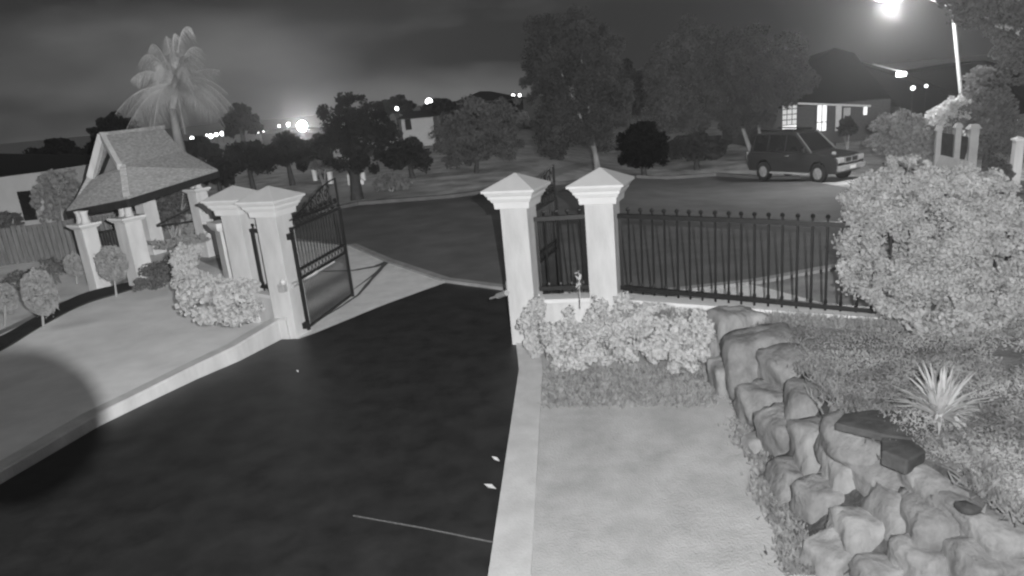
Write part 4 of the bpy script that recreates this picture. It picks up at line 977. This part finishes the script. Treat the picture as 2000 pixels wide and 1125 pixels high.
# side profile, x forward
prof = [(-2.30, .62), (-2.33, .95), (-2.25, 1.08)] + [(1.12, 1.08), (2.05, .99), (2.30, .88), (2.34, .55), (2.20, .38)]
low = arch(1.42, .43, 0, 0)[::-1] + arch(-1.38, .43, 0, 0)[::-1] + [(-2.2, .42)]
P2 = prof + low; bm = bmesh.new(); rows = []
for y, ins in ((-.92, 0), (.92, 0)):
    rows.append([bm.verts.new((x, y * (1 - (.05 if z > .95 else 0)), z)) for x, z in P2])
bm.faces.new(rows[0]); bm.faces.new(rows[1][::-1])
n = len(P2)
for i in range(n): bm.faces.new((rows[0][i], rows[0][(i + 1) % n], rows[1][(i + 1) % n], rows[1][i]))
cab = [(-2.22, 1.081), (-2.02, 1.76), (-1.4, 1.83), (.15, 1.80), (1.05, 1.081)]
cv = []
for s in (-1, 1): cv.append([bm.verts.new((x, s * (.86 if z < 1.2 else .68), z)) for x, z in cab])
bm.faces.new(cv[0]); bm.faces.new(cv[1][::-1])
for i in range(5): bm.faces.new((cv[0][i], cv[0][(i + 1) % 5], cv[1][(i + 1) % 5], cv[1][i]))
bmesh.ops.recalc_face_normals(bm, faces=bm.faces[:])
me = bpy.data.meshes.new('body'); bm.to_mesh(me); bm.free(); me.materials.append(car_paint)
body = bpy.data.objects.new('body', me); COL.objects.link(body); body.parent = car; k = body.modifiers.new('bevel', 'BEVEL'); k.width = .035; k.segments = 3; k.limit_method = 'ANGLE'
def side_pane(pts, s):
    m = MB(); vs = []
    for x, z in pts:
        t = (z - 1.081) / (1.80 - 1.081); y = s * (.86 + (.68 - .86) * t + .008); vs.append((x, y, z))
    m.add(vs, [tuple(range(len(vs)))]); return car_part('window', m, glass_dark)
for s in (-1, 1):
    side_pane([(-2.02, 1.14), (-1.92, 1.70), (-1.25, 1.72), (-1.25, 1.14)], s); side_pane([(-1.17, 1.14), (-1.17, 1.72), (-.33, 1.72), (-.33, 1.14)], s); side_pane([(-.25, 1.14), (-.25, 1.72), (.12, 1.71), (.86, 1.14)], s)
def slope_pane(x0, z0, x1, z1, w0, w1, nx, name):
    car_part(name, MB().add([(x0 + nx, -w0, z0), (x0 + nx, w0, z0), (x1 + nx, w1, z1), (x1 + nx, -w1, z1)], [(0, 1, 2, 3)]), glass_dark)
slope_pane(.97, 1.15, .22, 1.75, .74, .61, .015, 'windscreen'); slope_pane(-2.19, 1.16, -2.04, 1.70, .74, .62, -.015, 'rear_window')
for s in (-1, 1): car_part('windscreen_pillar', MB().bar((1.03, s * .84, 1.11), (.2, s * .69, 1.78), .05), mat('pillar_paint', .12, .1, 4))
for x in (1.42, -1.38):
    for s in (-1, 1):
        m = MB(); m.tube([(x, s * .70, .37), (x, s * .93, .37)], .37, 20); w = car_part('wheel', m, tyre_mat, bevel=.03)
        m = MB(); m.tube([(x, s * .925, .37), (x, s * .938, .37)], [.22, .20], 14)
        for q in range(6): m.bar((x, s * .945, .37), (x + .19 * math.cos(q * 1.047), s * .945, .37 + .19 * math.sin(q * 1.047)), .045, .02)
        m.build('rim', rim_mat, w, True)
gr = MB().box((2.335, 0, .84), (.04, .86, .20)); gp_ = car_part('grille', gr, car_trim); k = MB()
for z in (.75, .93): k.box((2.36, 0, z), (.03, .88, .025))
for y in (-.43, 0, .43): k.box((2.362, y, .84), (.03, .03, .2))
k.build('grille_surround', chrome, gp_, True)
for s in (-1, 1):
    car_part('headlight', MB().box((2.28, s * .66, .85), (.16, .38, .19)), lens_mat, bevel=.02)
    car_part('fog_light', MB().box((2.42, s * .62, .53), (.04, .2, .10)), lens_mat)
    car_part('mirror', MB().box((.80, s * 1.02, 1.20), (.14, .20, .16)), car_paint, bevel=.03)
    car_part('roof_rail', MB().bar((-1.8, s * .60, 1.90), (.0, s * .60, 1.87), .04), car_trim)
    car_part('side_step', MB().box((0, s * .95, .36), (1.9, .14, .05)), mat('step_metal', .3, .1, 4) if s < 0 else chrome)
    car_part('tail_light', MB().box((-2.32, s * .82, .95), (.06, .16, .3)), mat('tail_lens' + str(s), .2, .1, 4))
    car_part('door_handle', MB().box((-.15, s * .925, .98), (.16, .03, .03)), chrome)
    k = MB()
    for x in (-.29, -1.21): k.box((x, s * .921, .75), (.012, .006, .62))
    car_part('door_seam', k, car_trim)
car_part('bumper', MB().box((2.36, 0, .56), (.14, 1.80, .20)), mat('bumper_paint', .22, .1, 4), bevel=.04)
car_part('number_plate', MB().box((2.44, 0, .57), (.02, .37, .11)), render_white)
car_part('bonnet_ornament', MB().box((2.15, -.9, 1.12), (.16, .05, .10)), lens_mat)

# ------------------------------------------------------------------ unseen ball added beside the illuminator to cast the round lawn shadow
tgt = GP(20, 832, .1); dk_ = (tgt - IRPOS).normalized(); kp = IRPOS + dk_ * .06
cm = empty('shadow_ball', kp, 'small grey ball added out of view to shade the left lawn', 'shadow blocker')
MB().ball(kp, .0056, 24).build('knob', steel, cm, smooth=True)  # added ball that blocks part of the infrared beam
MB().tube([kp, kp + Vector((-.03, -.10, -.05)), kp + Vector((-.05, -.4, -.06))], .002, 8).build('arm', steel, cm)  # stem of the added ball, kept out of view

# ------------------------------------------------------------------ thin night haze
hzb = MB().box((0, 55, 8), (260, 190, 24)).build('haze', bpy.data.materials.new('night_haze')); hzb['kind'] = 'stuff'
hm = hzb.data.materials[0]; hm.use_nodes = True; hn = hm.node_tree.nodes; hn.remove(hn['Principled BSDF'])
pv = hn.new('ShaderNodeVolumePrincipled'); pv.inputs['Color'].default_value = (.9, .9, .9, 1); pv.inputs['Density'].default_value = .0025; pv.inputs['Anisotropy'].default_value = .8
hm.node_tree.links.new(pv.outputs[0], hn['Material Output'].inputs['Volume'])
S.cycles.volume_bounces = 0
